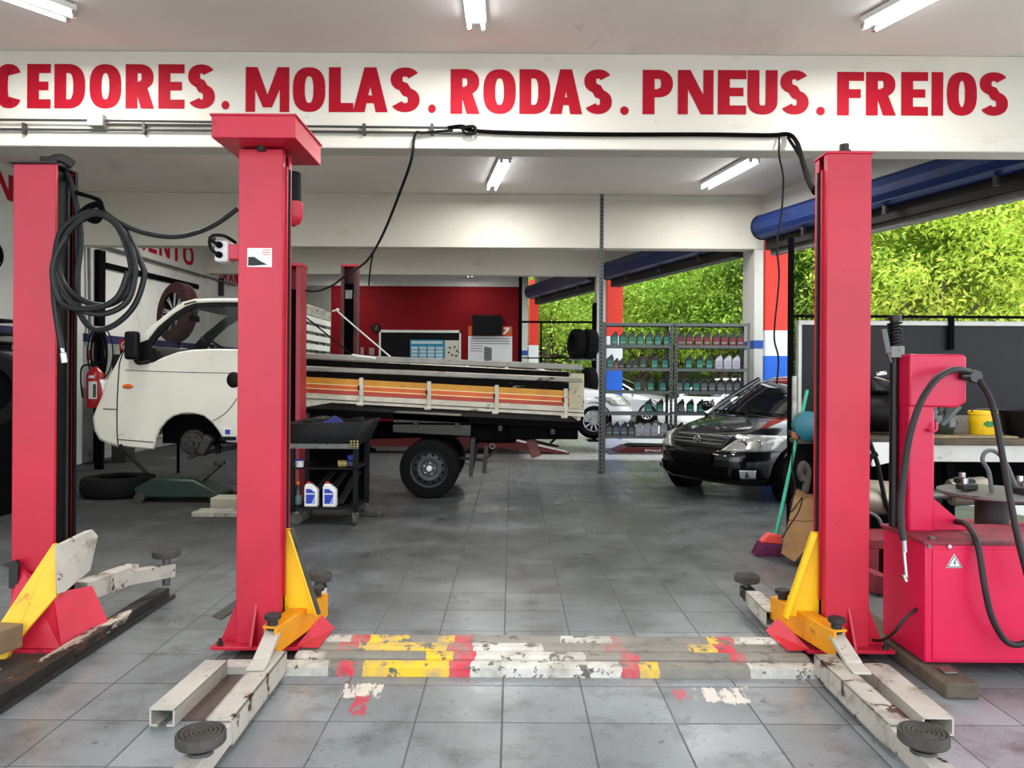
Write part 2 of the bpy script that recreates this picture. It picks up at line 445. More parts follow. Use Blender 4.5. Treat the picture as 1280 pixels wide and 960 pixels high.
# beams
B1, B2, B3 = 6.8, 12.15, 17.5
mb = MB(); mb.box(WL,WX(B1)+.2,B1,B1+.22,3.50,4.34)
mb.box(WL,WX(B1)+.2,B1-.025,B1+.22,3.48,3.62)
beam1 = struct(mb.build('beam_front', BEAMM, bevel=.012))
mb = MB(); mb.box(WL,WX(B2)+.06,B2,B2+.25,3.49,4.34)
struct(mb.build('beam_middle', BEAMM, bevel=.012))
mb = MB(); mb.box(WL,WX(B3)+.06,B3,B3+.25,3.74,4.34)
struct(mb.build('beam_rear', BEAMM, bevel=.012))
# words painted on the front beam: (letter, px0, px1)
def word(name, letters, ytop, ybot, par, dep):
    items = []
    for ch, a, b in letters:
        c = (a+b)/2; sl = 0.0022*(c-letters[0][1])
        if ch == '.':
            y1 = ybot+sl+1; y0 = y1-11
        else: y0, y1 = ytop+sl, ybot+sl
        lo = P(a, y1, dep); hi = P(b, y0, dep)
        items.append((ch, lo.x, hi.x, P(c,y1,dep).z, P(c,y0,dep).z, .106, .205))
    o = paint_glyphs(items, lambda u,v,l: Vector((u,dep-l,v)), .004).build(name, LETR, par, recalc=False)
    return o
word('painted_word', [('C',-5,28),('E',34,64),('D',68,107),('O',112,152),('R',157,193),('E',198,231),('S',235,269),('.',277,287)], 80, 135.5, beam1, B1)
word('painted_word', [('M',307,362),('O',366,407),('L',411,442),('A',441,485),('S',488,525),('.',535,545)], 84, 140, beam1, B1)
word('painted_word', [('R',563,600),('O',604,645),('D',649,688),('A',687,728),('S',730,765),('.',775,786)], 86.5, 142.5, beam1, B1)
word('painted_word', [('P',803,842),('N',847,892),('E',897,933),('U',934,972),('S',975,1011),('.',1020,1031)], 87.5, 143, beam1, B1)
word('painted_word', [('F',1046,1080),('R',1082,1120),('E',1126,1160),('I',1164,1179),('O',1183,1221),('S',1224,1260)], 90, 144.5, beam1, B1)
# pillars
BLUB = mat('blue_band_paint', (28,72,160), .6, var=.05)
def pillar(name, x0, x1, y0, y1, zb0, zb1):
    mb = MB(); mb.box(x0,x1,y0,y1,0,4.34); mb.mat(1).box(x0-.004,x1+.004,y0-.004,y1,zb0,zb1)
    return struct(mb.build(name, [WALLM,BLUB]))
pillar('pillar_1', 3.83,3.97,B2+.01,B2+.62,1.92,2.05)
pillar('pillar_2', 1.92,2.13,B3+.02,B3+.42,1.99,2.10)
pillar('pillar_3', .26,.45,BW-.1,BW+.3,2.03,2.17)
for i,(y0,y1) in enumerate(((12.16,12.42),(17.55,18.0))):
    mb = MB(); mb.box(WL,WL+.06,y0,y1,0,4.34)
    struct(mb.build('pillar_%d'%(4+i), WALLM, bevel=.01))
# tricolour posts outside the street side
ORD = mat('orange_red_post_paint', (226,52,34), .6, var=.05)
WPP = mat('white_post_paint', (232,234,234), .7, var=.03)
BPP = mat('bright_blue_post_paint', (24,102,214), .6, var=.05)
def tripost(name, px0, px1, d, zr, zb):
    a, b = X(px0,d), X(px1,d)
    mb = MB(); mb.box(a,b,d,d+.4,zr,4.3); mb.mat(1).box(a,b,d,d+.4,zb,zr); mb.mat(2).box(a,b,d,d+.4,-.1,zb)
    return struct(mb.build(name, [ORD,WPP,BPP]))
tripost('pillar_6', 956,984,12.7,2.24,1.82)
tripost('pillar_7', 758,778,18.2,2.40,1.60)
tripost('pillar_8', 661,673,22.9,2.35,1.2)
# wall strips above the shutters, and the dark shutter lintels
def along(d0, d1, off=0.):
    a = Vector((WX(d0)+off, d0, 0)); b = Vector((WX(d1)+off, d1, 0)); return a, b
def wallseg(name, d0, d1, z0, z1, t, m, off=0.):
    a, b = along(d0, d1, off); mb = MB()
    mb.bar((a.x,a.y,(z0+z1)/2),(b.x,b.y,(z0+z1)/2),t,z1-z0)
    return struct(mb.build(name, m))
wallseg('wall_right', RFY, 22.5, 3.97, 4.34, .14, WALLM, .12)
LINT = mat('dark_lintel_steel', (40,36,34), .7, .2, var=.2, vscale=3)
LNT2 = mat('grey_channel_steel', (110,108,102), .6, .2, var=.15)
wallseg('trim_1', 7.1, 11.95, 3.44, 3.74, .22, LINT, .06)
wallseg('trim_2', 7.1, 11.95, 3.36, 3.44, .12, LNT2, .10)
wallseg('trim_3', 12.8, 17.3, 3.46, 3.76, .22, LINT, .06)
wallseg('trim_4', 18.0, 22.2, 3.50, 3.80, .22, LINT, .06)
# roller shutters rolled up in their boxes
BLU = mat('blue_shutter_paint', (12,46,110), .45, .1, var=.14, vscale=2.5, wear=[('14305e',4,.60,.1,(1,1,1)),('b8c2cc',22,.745,.015,(1,1,1))])
BLUD= mat('navy_shutter_paint', (24,42,92), .45, .1, var=.18, vscale=3, wear=[('c0c6d4',11,.70,.03,(1,1,1))])
def roller(label, d0, d1, zc, r, m, off):
    a, b = along(d0, d1, off); d = (b-a).normalized(); L = (b-a).length
    t = thing('roller_shutter', label, 'shutter', (a.x,a.y,zc), 'blue roller shutters on the street side')
    side = d.cross(Vector((0,0,1))).normalized()
    mb = MB(); vs = []
    n = 12; prof = []
    for i in range(n):                       # curtain of wide slats wound in an octagonal roll with rolled lips
        t0 = 2*PI*i/n+.13
        prof.append((math.cos(t0)*r, math.sin(t0)*r)); prof.append((math.cos(t0+.05)*r*.955, math.sin(t0+.05)*r*.955))
    A = a+Vector((0,0,zc)); m_ = len(prof)
    for k in range(2):
        for u,v in prof: vs.append(A + d*L*k + side*u + Vector((0,0,v)))
    mb.add(vs, [(i,(i+1)%m_,m_+(i+1)%m_,m_+i) for i in range(m_)]+[tuple(range(m_)),tuple(range(m_,2*m_))])
    mb.build('slat_roll', m, t, ang=20)
    for k in (0,1):
        c = A + d*(L*k + (-.012 if k==0 else .012)); MB().cyl(c - d*.012, c + d*.012, r*1.03, n=20).build('end_plate', DSTL, t)
    for f in (.2,.5,.8): MB().bar(A+d*L*f+side*r*.2-Vector((0,0,r)), A+d*L*f+side*r*.2-Vector((0,0,r+.1)), .05,.05, up=d).build('bracket', DSTL, t)
    return t
roller('long blue roller shutter roll above the opening beside the right red lift post', 11.85, 7.06, 3.78, .19, BLU, -.15)
roller('dark blue shutter roll behind the middle beam, above the oil shelves', 17.2, 12.6, 3.81, .2, BLUD, -.15)
roller('scuffed navy shutter roll over the far opening by the red wall', 22.15, 17.95, 3.86, .2, BLUD, -.15)
# ------------------------------------------------------------------ lamps
TUBE = emit('lamp_tube_glow', (246,250,255), 7.0)
LAMPH= mat('white_lamp_housing', (226,226,220), .45, var=.05)
def lamp(label, a, b, power, group):
    a, b = Vector(a), Vector(b); d = (b-a).normalized(); s_ = d.cross(Vector((0,0,1))).normalized()
    t = thing('ceiling_lamp', label, 'ceiling lamp', (a+b)/2, group)
    mb = MB(); mb.bar(a+Vector((0,0,.035)), b+Vector((0,0,.035)), .17, .05)
    mb.build('housing', LAMPH, t, bevel=.008)
    for k in (-1,1):
        o = s_*.055*k - Vector((0,0,.03))
        h = MB(); h.cyl(a+o+d*.03, b+o-d*.03, .016, n=10); h.build('tube', TUBE, t)
    for k in (-1,1):
        for p, sg in ((a,1),(b,-1)):
            o = s_*.055*k - Vector((0,0,.015)); MB().obox(p+o+d*.015*sg, (.04,.03,.05), Matrix.Rotation(math.atan2(d.y,d.x),3,'Z')).build('lamp_holder', CHR, t)
    li = bpy.data.lights.new('lamp_light', 'AREA'); li.shape = 'RECTANGLE'; li.size = (b-a).length; li.size_y = .14; li.energy = power
    li.color = (1,.985,.96)
    lo = bpy.data.objects.new('lamp_light', li); COL.objects.link(lo)
    lo.location = (a+b)/2 - Vector((0,0,.06)); lo.rotation_euler = (0,0,math.atan2(d.y,d.x))
LG = 'fluorescent lamps on the ceiling'
lamp('twin-tube lamp above the first word of the red lettering, at top left', (-3.95,5.30,4.27), (-3.44,5.98,4.27), 65, LG)
lamp('twin-tube lamp above the middle word of the red lettering', (-.30,4.95,4.27), (-.30,6.12,4.27), 65, LG)
lamp('worn twin-tube lamp above the last word of the red lettering', (3.22,5.00,4.27), (2.80,6.08,4.27), 50, LG)
lamp('lit twin-tube lamp just behind the front beam, near its centre', (-.10,9.95,4.27), (-.32,11.45,4.27), 60, LG)
lamp('lit twin-tube lamp behind the front beam, beside the right red lift post', (3.10,9.85,4.27), (2.82,11.3,4.27), 60, LG)
lamp('far lamp seen under the rear beam beside the dark far lift post', (-4.77,20.3,4.27), (-4.77,21.7,4.27), 25, LG)
lamp('far lamp seen under the rear beam above the office window', (-1.2,20.3,4.27), (-1.2,21.7,4.27), 22, LG)
lamp('added fill lamp out of sight above the truck cab, behind the front beam', (-4.2,7.7,4.27), (-4.2,9.1,4.27), 55, LG)  # unseen lamp, added with the next two to brighten the left wall
lamp('added fill lamp hidden behind the middle beam, near the left wall', (-4.6,13.2,4.27), (-4.6,14.7,4.27), 100, LG)  # unseen, added to light the wall behind the truck
lamp('added fill lamp hidden behind the middle beam, towards the street side', (-.6,13.2,4.27), (-.6,14.7,4.27), 60, LG)  # also unseen, added for brightness in the inner bay
# ------------------------------------------------------------------ daylight
w = bpy.data.worlds.new('world'); SC.world = w; w.use_nodes = True
bg = w.node_tree.nodes['Background']; bg.inputs[0].default_value = (.86,.93,1.,1); bg.inputs[1].default_value = 3.1
sun = bpy.data.lights.new('sun','SUN'); sun.energy = 3.2; sun.angle = math.radians(12); sun.color = (1,.96,.88)
so = bpy.data.objects.new('sun', sun); COL.objects.link(so)
so.rotation_euler = Vector((.30,.45,-.84)).to_track_quat('-Z','Y').to_euler()
cam = bpy.data.cameras.new('camera'); co_ = bpy.data.objects.new('camera', cam); COL.objects.link(co_)
cam.sensor_width = 36; cam.lens = 36*F/1280; cam.shift_y = -(480-HY)/1280.0; cam.clip_start = .05; cam.clip_end = 500
co_.matrix_world = Matrix(((CR,-SR,0,0),(0,0,-1,0),(SR,CR,0,HC),(0,0,0,1)))
SC.camera = co_
vs_ = SC.view_settings; vs_.view_transform = 'Standard'; vs_.look = 'None'; vs_.gamma = 1; vs_.use_curve_mapping = False; vs_.exposure = 0.24
SC.cycles.use_denoising = True
SC.cycles.max_bounces = 8; SC.cycles.diffuse_bounces = 4; SC.cycles.caustics_reflective = False; SC.cycles.caustics_refractive = False
SC.cycles.sample_clamp_indirect = 6
# ------------------------------------------------------------------ two-post lifts
def cpost(w, d, h, lip, th=.012):
    """C section open to +x, lips turned in"""
    g = (d-2*lip)
    return [(0,0),(w,0),(w,lip),(w-th,lip),(w-th,th),(th,th),(th,d-th),(w-th,d-th),(w-th,d-lip),(w,d-lip),(w,d),(0,d)]
GREY_STICK = mat('white_sticker', (232,230,226), .5, var=.03)
INK = mat('black_ink', (30,30,32), .6, var=0)
def rect_on_front(mb, x0, x1, z0, z1, y): mb.add([(x0,y,z0),(x1,y,z0),(x1,y,z1),(x0,y,z1)], [(0,1,2,3)])
lift = thing('two_post_lift', 'large red two-post car lift in the foreground with yellow carriages and white arms', 'car lift', (.22,4.2,0))
MIR = .444
def sx(left):
    return (lambda v: v) if left else (lambda v: MIR - v)
def fix(v):   # nothing: keeps calls short
    return v
YF = 4.06
for left in (True, False):
    s = sx(left)
    m = lambda pts: [(s(x), y) for x, y in pts]
    # post
    pts = [(-1.452+x, YF+y) for x, y in cpost(.234, .17, 0, .052)]
    top = 2.68 if left else 2.675
    mb = MB(); mb.xy(m(pts), .06, top)
    post = mb.build('post', RED, lift, bevel=.004)
    mb = MB(); mb.xy(m([(-1.435,YF+.03),(-1.255,YF+.03),(-1.255,YF+.14),(-1.435,YF+.14)]), .07, 2.62)
    mb.build('inner_track', BLKM, post)
    # ribs along the inner lip
    for yy in (YF+.058, YF+.112):
        mb = MB(); mb.xy(m([(-1.222,yy-.006),(-1.208,yy-.006),(-1.208,yy+.006),(-1.222,yy+.006)]), .3, 2.6)
        mb.build('guide_strip', RED if yy < YF+.1 else DSTL, post)
    # base foot plate and fins
    mb = MB(); mb.box(min(s(-1.56),s(-1.10)),max(s(-1.56),s(-1.10)),3.99,4.34,.052,.070); mb.build('foot_plate', REDT, lift, bevel=.003)
    for xf, ya in ((-1.445,None),(-1.345,1)):
        mb = MB()
        if ya: mb.yz([(YF,.27),(YF,.07),(YF-.085,.07),(YF-.085,.085)], s(xf)-.006, s(xf)+.006)
        else: mb.xz([(s(-1.452),.29),(s(-1.452),.07),(s(-1.535),.07),(s(-1.535),.085)], YF+.03, YF+.042)
        mb.build('gusset', RED, lift)
    for bx_, by_ in ((-1.52,4.02),(-1.25,4.02)):
        mb = MB(); mb.cyl((s(bx_),by_,.07),(s(bx_),by_,.088),.018,n=6); mb.cyl((s(bx_),by_,.088),(s(bx_),by_,.105),.009,n=10)
        mb.build('anchor_bolt', DSTL, lift)
    # carriage: slanted yellow wing plate with a turned edge, and the arm bracket below
    z0, z1 = .20, .655
    car = MB(); car.xz([(s(-1.218),z0),(s(-1.218),z1),(s(-1.185),z1),(s(-1.035),z0)], 4.14, 4.155)
    carr = car.build('carriage', YEL, lift)
    MB().bar((s(-1.182),4.12,z1),(s(-1.030),4.12,z0),.07,.014,up=(s(1)-s(0),0,.3)).build('wing_flange', YEL if not left else YEL, carr, bevel=.004)
    MB().bar((s(-1.17),4.098,z1+.01),(s(-1.022),4.098,z0+.01),.028,.018,up=(s(1)-s(0),0,.3)).build('rubber_strip' , RUBD if left else YEL, carr, bevel=.003)
    mb = MB(); a, b = (s(-1.165),3.80,.165), (s(-1.055),4.42,.165)
    mb.bar(a, b, .012, .13)
    a2, b2 = (s(-1.235),3.86,.165), (s(-1.13),4.42,.165)
    mb.bar(a2, b2, .012, .13)
    mb.bar((s(-1.198),3.83,.225),(s(-1.092),4.42,.225),.085,.012)
    mb.bar((s(-1.25),3.80,.165),(s(-1.15),3.80,.165),.012,.13) if False else None
    br = mb.build('arm_bracket', ORA, lift, bevel=.003)
    for (px_, py_) in ((-1.195,3.86),(-1.10,4.36)):
        mb = MB(); mb.cyl((s(px_),py_,.07),(s(px_),py_,.275),.026,n=16); mb.cyl((s(px_),py_,.262),(s(px_),py_,.285),.042,n=16)
        mb.build('pivot_pin', DSTL, br, bevel=.003)
    # toe guard flap of red sheet
    mb = MB(); mb.add([(s(-1.11),3.99,.075),(s(-1.0),4.0,.066),(s(-.985),4.30,.066),(s(-1.07),4.34,.13)],[(0,1,2),(0,2,3)])
    mb.build('toe_guard', REDT, lift, solid=.006, flat=True)
    # front arm: outer box, inner slide, raised link plate, round screw pad
    yb, ye, yt = 3.76, 3.02, 2.66
    xa, xb = (-1.148, -1.142) if left else (-1.098, -1.095)
    mb = MB(); w_, h0, h1 = .108, .03, .135
    def tubebox(mb, p0, p1, w, z0, z1, th=.008):
        p0, p1 = Vector(p0), Vector(p1); d = (p1-p0).normalized(); sd = Vector((d.y,-d.x,0))
        for (oz, hh, ww, os_) in (((z0+th/2),th,w,0),((z1-th/2),th,w,0),((z0+z1)/2,z1-z0,th,w/2-th/2),((z0+z1)/2,z1-z0,th,-(w/2-th/2))):
            mb.bar(p0+sd*os_+Vector((0,0,oz)), p1+sd*os_+Vector((0,0,oz)), ww, hh)
    tubebox(mb,(s(xa),yb,0),(s(xb),ye,0),w_,h0,h1)
    arm = mb.build('lift_arm', WHTR, lift)
    mb = MB(); mb.bar((s(xb),ye+.35,.08),(s(xb+.012),yt,.08),.084,.082); mb.build('arm_slide', WHT, arm, bevel=.003)
    mb = MB(); mb.bar((s(-1.193),3.88,.20),(s(-1.168),3.60,.148),.075,.026); mb.bar((s(-1.168),3.61,.148),(s(-1.163),3.50,.142),.08,.014)
    mb.build('arm_link', WHT, arm, bevel=.004)
    pc = Vector((s(-1.118), 2.78, 0)) if left else Vector((s(-1.075), 2.82, 0))
    def pad(pc, zt, r, par, tilt=None):
        mb = MB(); c = pc+Vector((0,0,zt)); T = .042
        prof = [(.001,-T),(r*.94,-T),(r,-T*.85),(r,-.006),(r*.97,0)]
        for k in range(5):
            a = r*(.9-.18*k); prof += [(a,0),(a-r*.03,-.006),(a-r*.07,-.006),(a-r*.1,0)]
        prof += [(.001,0)]
        ax = tilt or (0,0,1)
        mb.lathe(c, ax, prof, 36); o = mb.build('lift_pad', RUBD, par, ang=25)
        mb = MB(); mb.cyl(pc+Vector((0,0,.05)), c-Vector((0,0,T)), .024, n=14); mb.cyl(pc+Vector((0,0,.118)), pc+Vector((0,0,.132)), .046, n=18)
        mb.build('pad_screw', STL, par)
    pad(pc, .198, .088, arm)
    # rear arm
    q0 = Vector((s(-1.10),4.38,0)); q1 = Vector((s(-1.235),4.98,0)) if left else Vector((s(-1.075),4.98,0))
    if not left: q0 = Vector((s(-1.06),4.40,0))
    mb = MB(); tubebox(mb, q0, q0.lerp(q1,.7), .09, .06, .15); arm2 = mb.build('lift_arm', WHT, lift)
    mb = MB(); mb.bar(q0.lerp(q1,.4)+Vector((0,0,.105)), q1+Vector((0,0,.105)), .07, .07); mb.build('arm_slide', DSTL, arm2, bevel=.003)
    pad(q1.lerp(q0,.08), .215, .08, arm2, (.18,0,1) if left else None)
    # channel runner lying on the floor beside the arm
    xr0, xr1 = -1.522, -1.414
    if left: mb = MB(); r0, r1 = Vector((-1.468,3.24,0)), Vector((-1.45,3.79,0))
    else: mb = MB(); r0, r1 = Vector((1.785,3.20,0)), Vector((1.80,3.79,0))
    wR = .108 if left else .13
    d = (r1-r0).normalized(); sd = Vector((d.y,-d.x,0)); up = Vector((0,0,1))
    mb.bar(r0+up*.074, r1+up*.074, wR, .008); mb.bar(r0+sd*(wR/2-.004)+up*.04, r1+sd*(wR/2-.004)+up*.04, .008, .074)
    mb.bar(r0-sd*(wR/2-.004)+up*.04, r1-sd*(wR/2-.004)+up*.04, .008, .074); mb.bar(r0+sd*(wR/2-.02)+up*.006, r1+sd*(wR/2-.02)+up*.006, .03, .008)
    mb.bar(r0-sd*(wR/2-.02)+up*.006, r1-sd*(wR/2-.02)+up*.006, .03, .008)
    mb.build('floor_runner', WHT, lift)
    mb = MB()
    if left: mb.box(-1.41,-1.215,3.30,3.80,.0,.006)
    else: mb.box(1.61,1.715,3.32,3.80,.0,.006)
    mb.build('anchor_sheet', mat('brown_stained_steel',(96,82,76),.7,.1,var=.2,vscale=6), lift)
# hood on the left post with bolt, motor and switch box
mb = MB(); xa0, xa1, ya0, ya1 = -1.535,-1.108,3.90,4.42
mb.add([(xa0,ya0,2.69),(xa1,ya0,2.69),(xa1,ya1,2.69),(xa0,ya1,2.69),(xa0,ya0,2.80),(xa1,ya0,2.80),(xa1,ya1,2.80),(xa0,ya1,2.80),
        (xa0-.008,ya0-.008,2.80),(xa1+.008,ya0-.008,2.80),(xa1+.008,ya1+.008,2.80),(xa0-.008,ya1+.008,2.80),(xa0-.008,ya0-.008,2.812),(xa1+.008,ya0-.008,2.812),(xa1+.008,ya1+.008,2.812),(xa0-.008,ya1+.008,2.812)],
       [(0,3,2,1),(0,1,5,4),(1,2,6,5),(2,3,7,6),(3,0,4,7),(8,9,13,12),(9,10,14,13),(10,11,15,14),(11,8,12,15),(12,13,14,15),(8,11,10,9)])
hood = mb.build('top_hood', RED, lift, bevel=.004)
mb = MB(); mb.cyl((-1.33,4.05,2.665),(-1.33,4.05,2.69),.022,n=8); mb.build('bolt_head', DSTL, hood)
mb = MB(); mb.cyl((-1.25,4.35,2.40),(-1.25,4.35,2.63),.05,n=20); mot = mb.build('motor', BLK, lift, bevel=.008)
mb = MB(); mb.lathe((-1.25,4.35,2.33),(0,0,1),[(.02,0),(.045,.015),(.058,.05),(.058,.13),(.05,.135)],20); mb.build('motor_cap', RED, mot)
mb = MB(); mb.box(-1.525,-1.452,4.12,4.22,2.105,2.185); swb = mb.build('switch_box', RED, lift, bevel=.004)
mb = MB(); mb.box(-1.60,-1.525,4.11,4.23,2.09,2.205); mb.build('box_cover', PLW, swb, bevel=.012)
for zz in (2.125,2.178):
    mb = MB(); mb.cyl((-1.568,4.085,zz),(-1.568,4.112,zz),.017,n=14); mb.build('cable_gland', BLKM, swb)
mb = MB(); mb.tube([(-1.568,4.08,2.178),(-1.60,4.06,2.20),(-1.59,4.07,2.222),(-1.54,4.10,2.225),(-1.50,4.16,2.20)],.009,8,6)
mb.build('box_cable', BLK, swb)
mb = MB(); mb.tube([(-1.568,4.085,2.125),(-1.595,4.06,2.15),(-1.61,4.08,2.20),(-1.60,4.12,2.215)],.009,8,6); mb.build('box_cable', BLK, swb)
# instruction plate on the left post
mb = MB(); yp = YF-.002
mb.box(-1.402,-1.272,yp-.001,yp+.001,2.055,2.155)
st = mb.build('instruction_plate', GREY_STICK, lift)
mb = MB(); rect_on_front(mb,-1.397,-1.365,2.062,2.108,yp-.002); mb.add([(-1.365,yp-.002,2.108),(-1.365,yp-.002,2.062),(-1.295,yp-.002,2.068),(-1.33,yp-.002,2.085)],[(0,1,2,3)])
mb.build('print', INK, st)
for i in range(3):
    mb = MB(); rect_on_front(mb,-1.322,-1.28,2.143-.012*i,2.146-.012*i,yp-.002); mb.build('print_line', RED, st)
# cap screw on the right post
mb = MB(); mb.box(1.655,1.905,YF-.004,YF+.176,2.675,2.687); mb.build('top_plate', REDT, lift, bevel=.002)
mb = MB(); mb.cyl((1.775,4.12,2.687),(1.775,4.12,2.705),.035,n=16); mb.cyl((1.775,4.12,2.705),(1.775,4.12,2.74),.024,n=16); mb.build('top_screw', DSTL, lift)
# foot pedal beside the left post
mb = MB(); mb.bar((-1.60,4.18,.16),(-1.50,4.30,.22),.09,.012); mb.bar((-1.555,4.22,.05),(-1.555,4.22,.18),.02,.02); mb.build('foot_pedal', RUBD, lift, bevel=.003)
# cross plate with painted ridges
def px2x(zx, d): return X(360+zx*.531, d)
W1,R1,Y1,G1 = '%02x%02x%02x'%(206,202,192),'%02x%02x%02x'%(206,44,66),'%02x%02x%02x'%(236,190,32),'%02x%02x%02x'%(120,116,108)
G2 = '8a867c'
rows = [
 (3.80,3.905,.050,[(-100,W1),(98,G1),(118,R1),(162,G1),(180,Y1),(380,R1),(396,R1),(436,W1),(785,R1),(830,Y1),(870,G1),(1080,W1),(1260,W1)]),
 (3.915,4.015,.055,[(-100,W1),(95,G1),(330,Y1),(392,R1),(437,W1),(700,G2),(783,R1),(825,G1),(1040,R1),(1075,G2),(1260,W1)]),
 (4.022,4.135,.058,[(-100,G2),(122,R1),(168,Y1),(382,R1),(432,W1),(600,G2),(750,R1),(795,G1),(940,Y1),(1003,R1),(1052,G1),(1260,W1)]),
 (4.143,4.25,.058,[(-100,W1),(155,R1),(197,Y1),(285,G1),(355,Y1),(398,R1),(442,G2),(640,W1),(765,R1),(792,G1),(985,Y1),(1008,R1),(1046,W1),(1260,W1)]),
]
mb = MB(); mb.box(-1.42,1.88,3.83,4.25,0,.034); plate = mb.build('cross_plate', DSTL, lift)
for i,(ya,yb_,zt,st_) in enumerate(rows):
    mb = MB(); x0,x1 = (-1.10,1.53) if i else (-1.42,1.88)
    x1 = x1 if i else 1.88
    e = .022 if i else .03
    base = .0 if i==0 else .03
    mb.yz([(ya-e*.3,base),(ya,zt-.010),(ya+e,zt),(yb_-e,zt),(yb_,zt-.012),(yb_,base)], x0, x1)
    st_w = [(px2x(p_, (ya+yb_)/2)-.22, c_) for p_, c_ in st_]
    mb.build('painted_ridge', bands('ridge_paint_%d'%i, st_w, 0, .6, '5c5850', .55, .035, 7, dirt='8c867b'), plate, ang=20)
# ---- left neighbour lift: only one post in view
nl = thing('two_post_lift', 'second red car lift at the left edge, its post black inside with a coiled hose', 'car lift', (-2.6,4.35,0))
mb = MB(); mb.xy([(-2.765+x,4.25+y) for x,y in cpost(.235,.20,0,.022)], .06, 2.645)
post = mb.build('post', RED, nl, bevel=.004)
MB().box(-2.75,-2.545,4.265,4.435,.08,2.62).build('inner_track', BLK, post)
MB().box(-2.534,-2.522,4.425,4.453,.1,2.645).build('guide_strip', BLK, post)
MB().box(-2.546,-2.536,4.38,4.395,.1,2.62).build('guide_strip', DSTL, post)
mb = MB(); mb.box(-2.78,-2.53,4.23,4.47,2.645,2.655); mb.tube([(-2.62,4.3,2.66),(-2.56,4.33,2.70),(-2.50,4.36,2.67)],.03,8,4); mb.cyl((-2.62,4.34,2.655),(-2.62,4.34,2.70),.05,n=14)
mb.build('top_pulley', DSTL, nl)
# base, gussets, carriage
MB().box(-2.90,-2.30,4.02,4.46,.012,.035).build('foot_plate', REDT, nl, bevel=.003)
mb = MB(); mb.add([(-2.70,4.24,.42),(-2.70,4.05,.036),(-2.37,4.05,.036),(-2.47,4.14,.30)],[(0,1,2),(0,2,3)]); mb.build('gusset', REDT, nl, solid=.012, flat=True)
mb = MB(); mb.add([(-2.47,4.14,.30),(-2.37,4.05,.036),(-2.27,4.36,.036),(-2.38,4.36,.28)],[(0,1,2),(0,2,3)]); mb.build('gusset', REDT, nl, solid=.012, flat=True)
def pl(pts): return [P(a,b,c) for a,b,c in pts]
mb = MB(); f = pl([(-2,782,3.98),(0,838,3.92),(17,806,3.98),(70,745,4.12),(72,682,4.14),(66,680,4.14)]); n_ = len(f)
b_ = [v+Vector((.0,.03,0)) for v in f]
mb.add(f+b_, [tuple(range(n_)),tuple(range(n_,2*n_))[::-1]]+[(i,(i+1)%n_,n_+(i+1)%n_,n_+i) for i in range(n_)])
cr = mb.build('carriage', YEL, nl)
mb = MB(); f = pl([(70,744,4.10),(68,681,4.12),(105,663,4.34),(113,672,4.36),(103,716,4.36)]); b_ = [v+Vector((.02,.05,-.0)) for v in f]; n_=len(f)
mb.add(f+b_, [tuple(range(n_)),tuple(range(n_,2*n_))[::-1]]+[(i,(i+1)%n_,n_+(i+1)%n_,n_+i) for i in range(n_)])
mb.build('carriage_plate', WHT, cr, bevel=.006)
mb = MB(); mb.bar(P(101,740,4.42),P(166,716,4.86),.09,.115); a_ = mb.build('lift_arm', WHTR, nl, bevel=.004)
mb = MB(); mb.bar(P(150,724,4.74),P(216,712,5.02),.07,.085); mb.build('arm_slide', WHTR, a_, bevel=.003)
pc = P(208,716,5.0); pc.z = 0.06
pad(pc, .278, .088, a_)
mb = MB(); mb.bar(P(-40,812,3.72),P(15,793,3.98),.13,.12); mb.build('lift_arm', mat('brown_beige_steel',(150,128,98),.6,.1,var=.2), nl, bevel=.004)
mb = MB(); mb.bar((-2.275,3.05,.04),(-2.285,5.05,.04),.085,.078); rr = mb.build('floor_runner', mat('rusty_black_channel',(46,42,38),.6,.3,var=.2,vscale=6,wear=[('b8ae9c',5,.60,.03,(1,.4,1)),('5c3a2c',8,.58,.05,(1,.5,1))]), nl, bevel=.004)
MB().bar((-2.232,3.0,.012),(-2.24,5.1,.012),.03,.022).build('runner_lip', DSTL, rr)
mb = MB(); mb.box(-2.95,-2.36,3.30,4.02,.0,.02); mb.build('anchor_sheet', mat('mottled_dark_plate',(70,66,62),.6,.3,var=.2,vscale=4,wear=[('c2b8a6',3.4,.62,.02,(1,1,1)),('5a382e',6,.62,.04,(1,1,1))]), nl)
mb = MB(); mb.bar(P(18,702,4.2),P(18,735,4.2),.02,.05); mb.bar(P(8,706,4.2),P(22,702,4.2),.03,.02); mb.build('latch_lever', DSTL, nl)
# ---- lifts further in: dark red post behind the truck, and the post behind the left foreground post
def far_post(label, x0, d, h, w=.26, dp=.2, rot=-PI/2, m=RED):
    t = thing('two_post_lift', label, 'car lift', (x0,d,0), None, rot, True)
    pts = [(x-w/2, y-dp/2) for x,y in cpost(w,dp,0,.05)]
    MB().xy(pts, .03, h).build('post', m, t, bevel=.004)
    MB().box(-w/2+.02,w/2-.06,-dp/2+.02,dp/2-.02,.05,h-.25).build('inner_track', BLKM, t)
    MB().box(-w/2-.1,w/2+.1,-dp/2-.1,dp/2+.1,0,.03).build('foot_plate', DSTL, t)
    MB().box(-w/2-.01,w/2+.01,-dp/2-.01,dp/2+.01,h,h+.03).build('top_plate', REDT, t, bevel=.003)
    return t
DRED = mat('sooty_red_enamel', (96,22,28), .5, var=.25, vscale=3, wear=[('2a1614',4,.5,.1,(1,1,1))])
far_post('narrow red lift post just behind the left foreground post, behind the tool cart', -2.44, 8.5, 2.66, .26, .26, -PI/2, mat('dull_red_enamel',(158,34,50),.5,var=.12,vscale=2))
t = far_post('sooty dark red lift post standing beyond the truck bed near the red wall', -2.45, 11.6, 3.09, .2, .24, -PI/2, DRED)
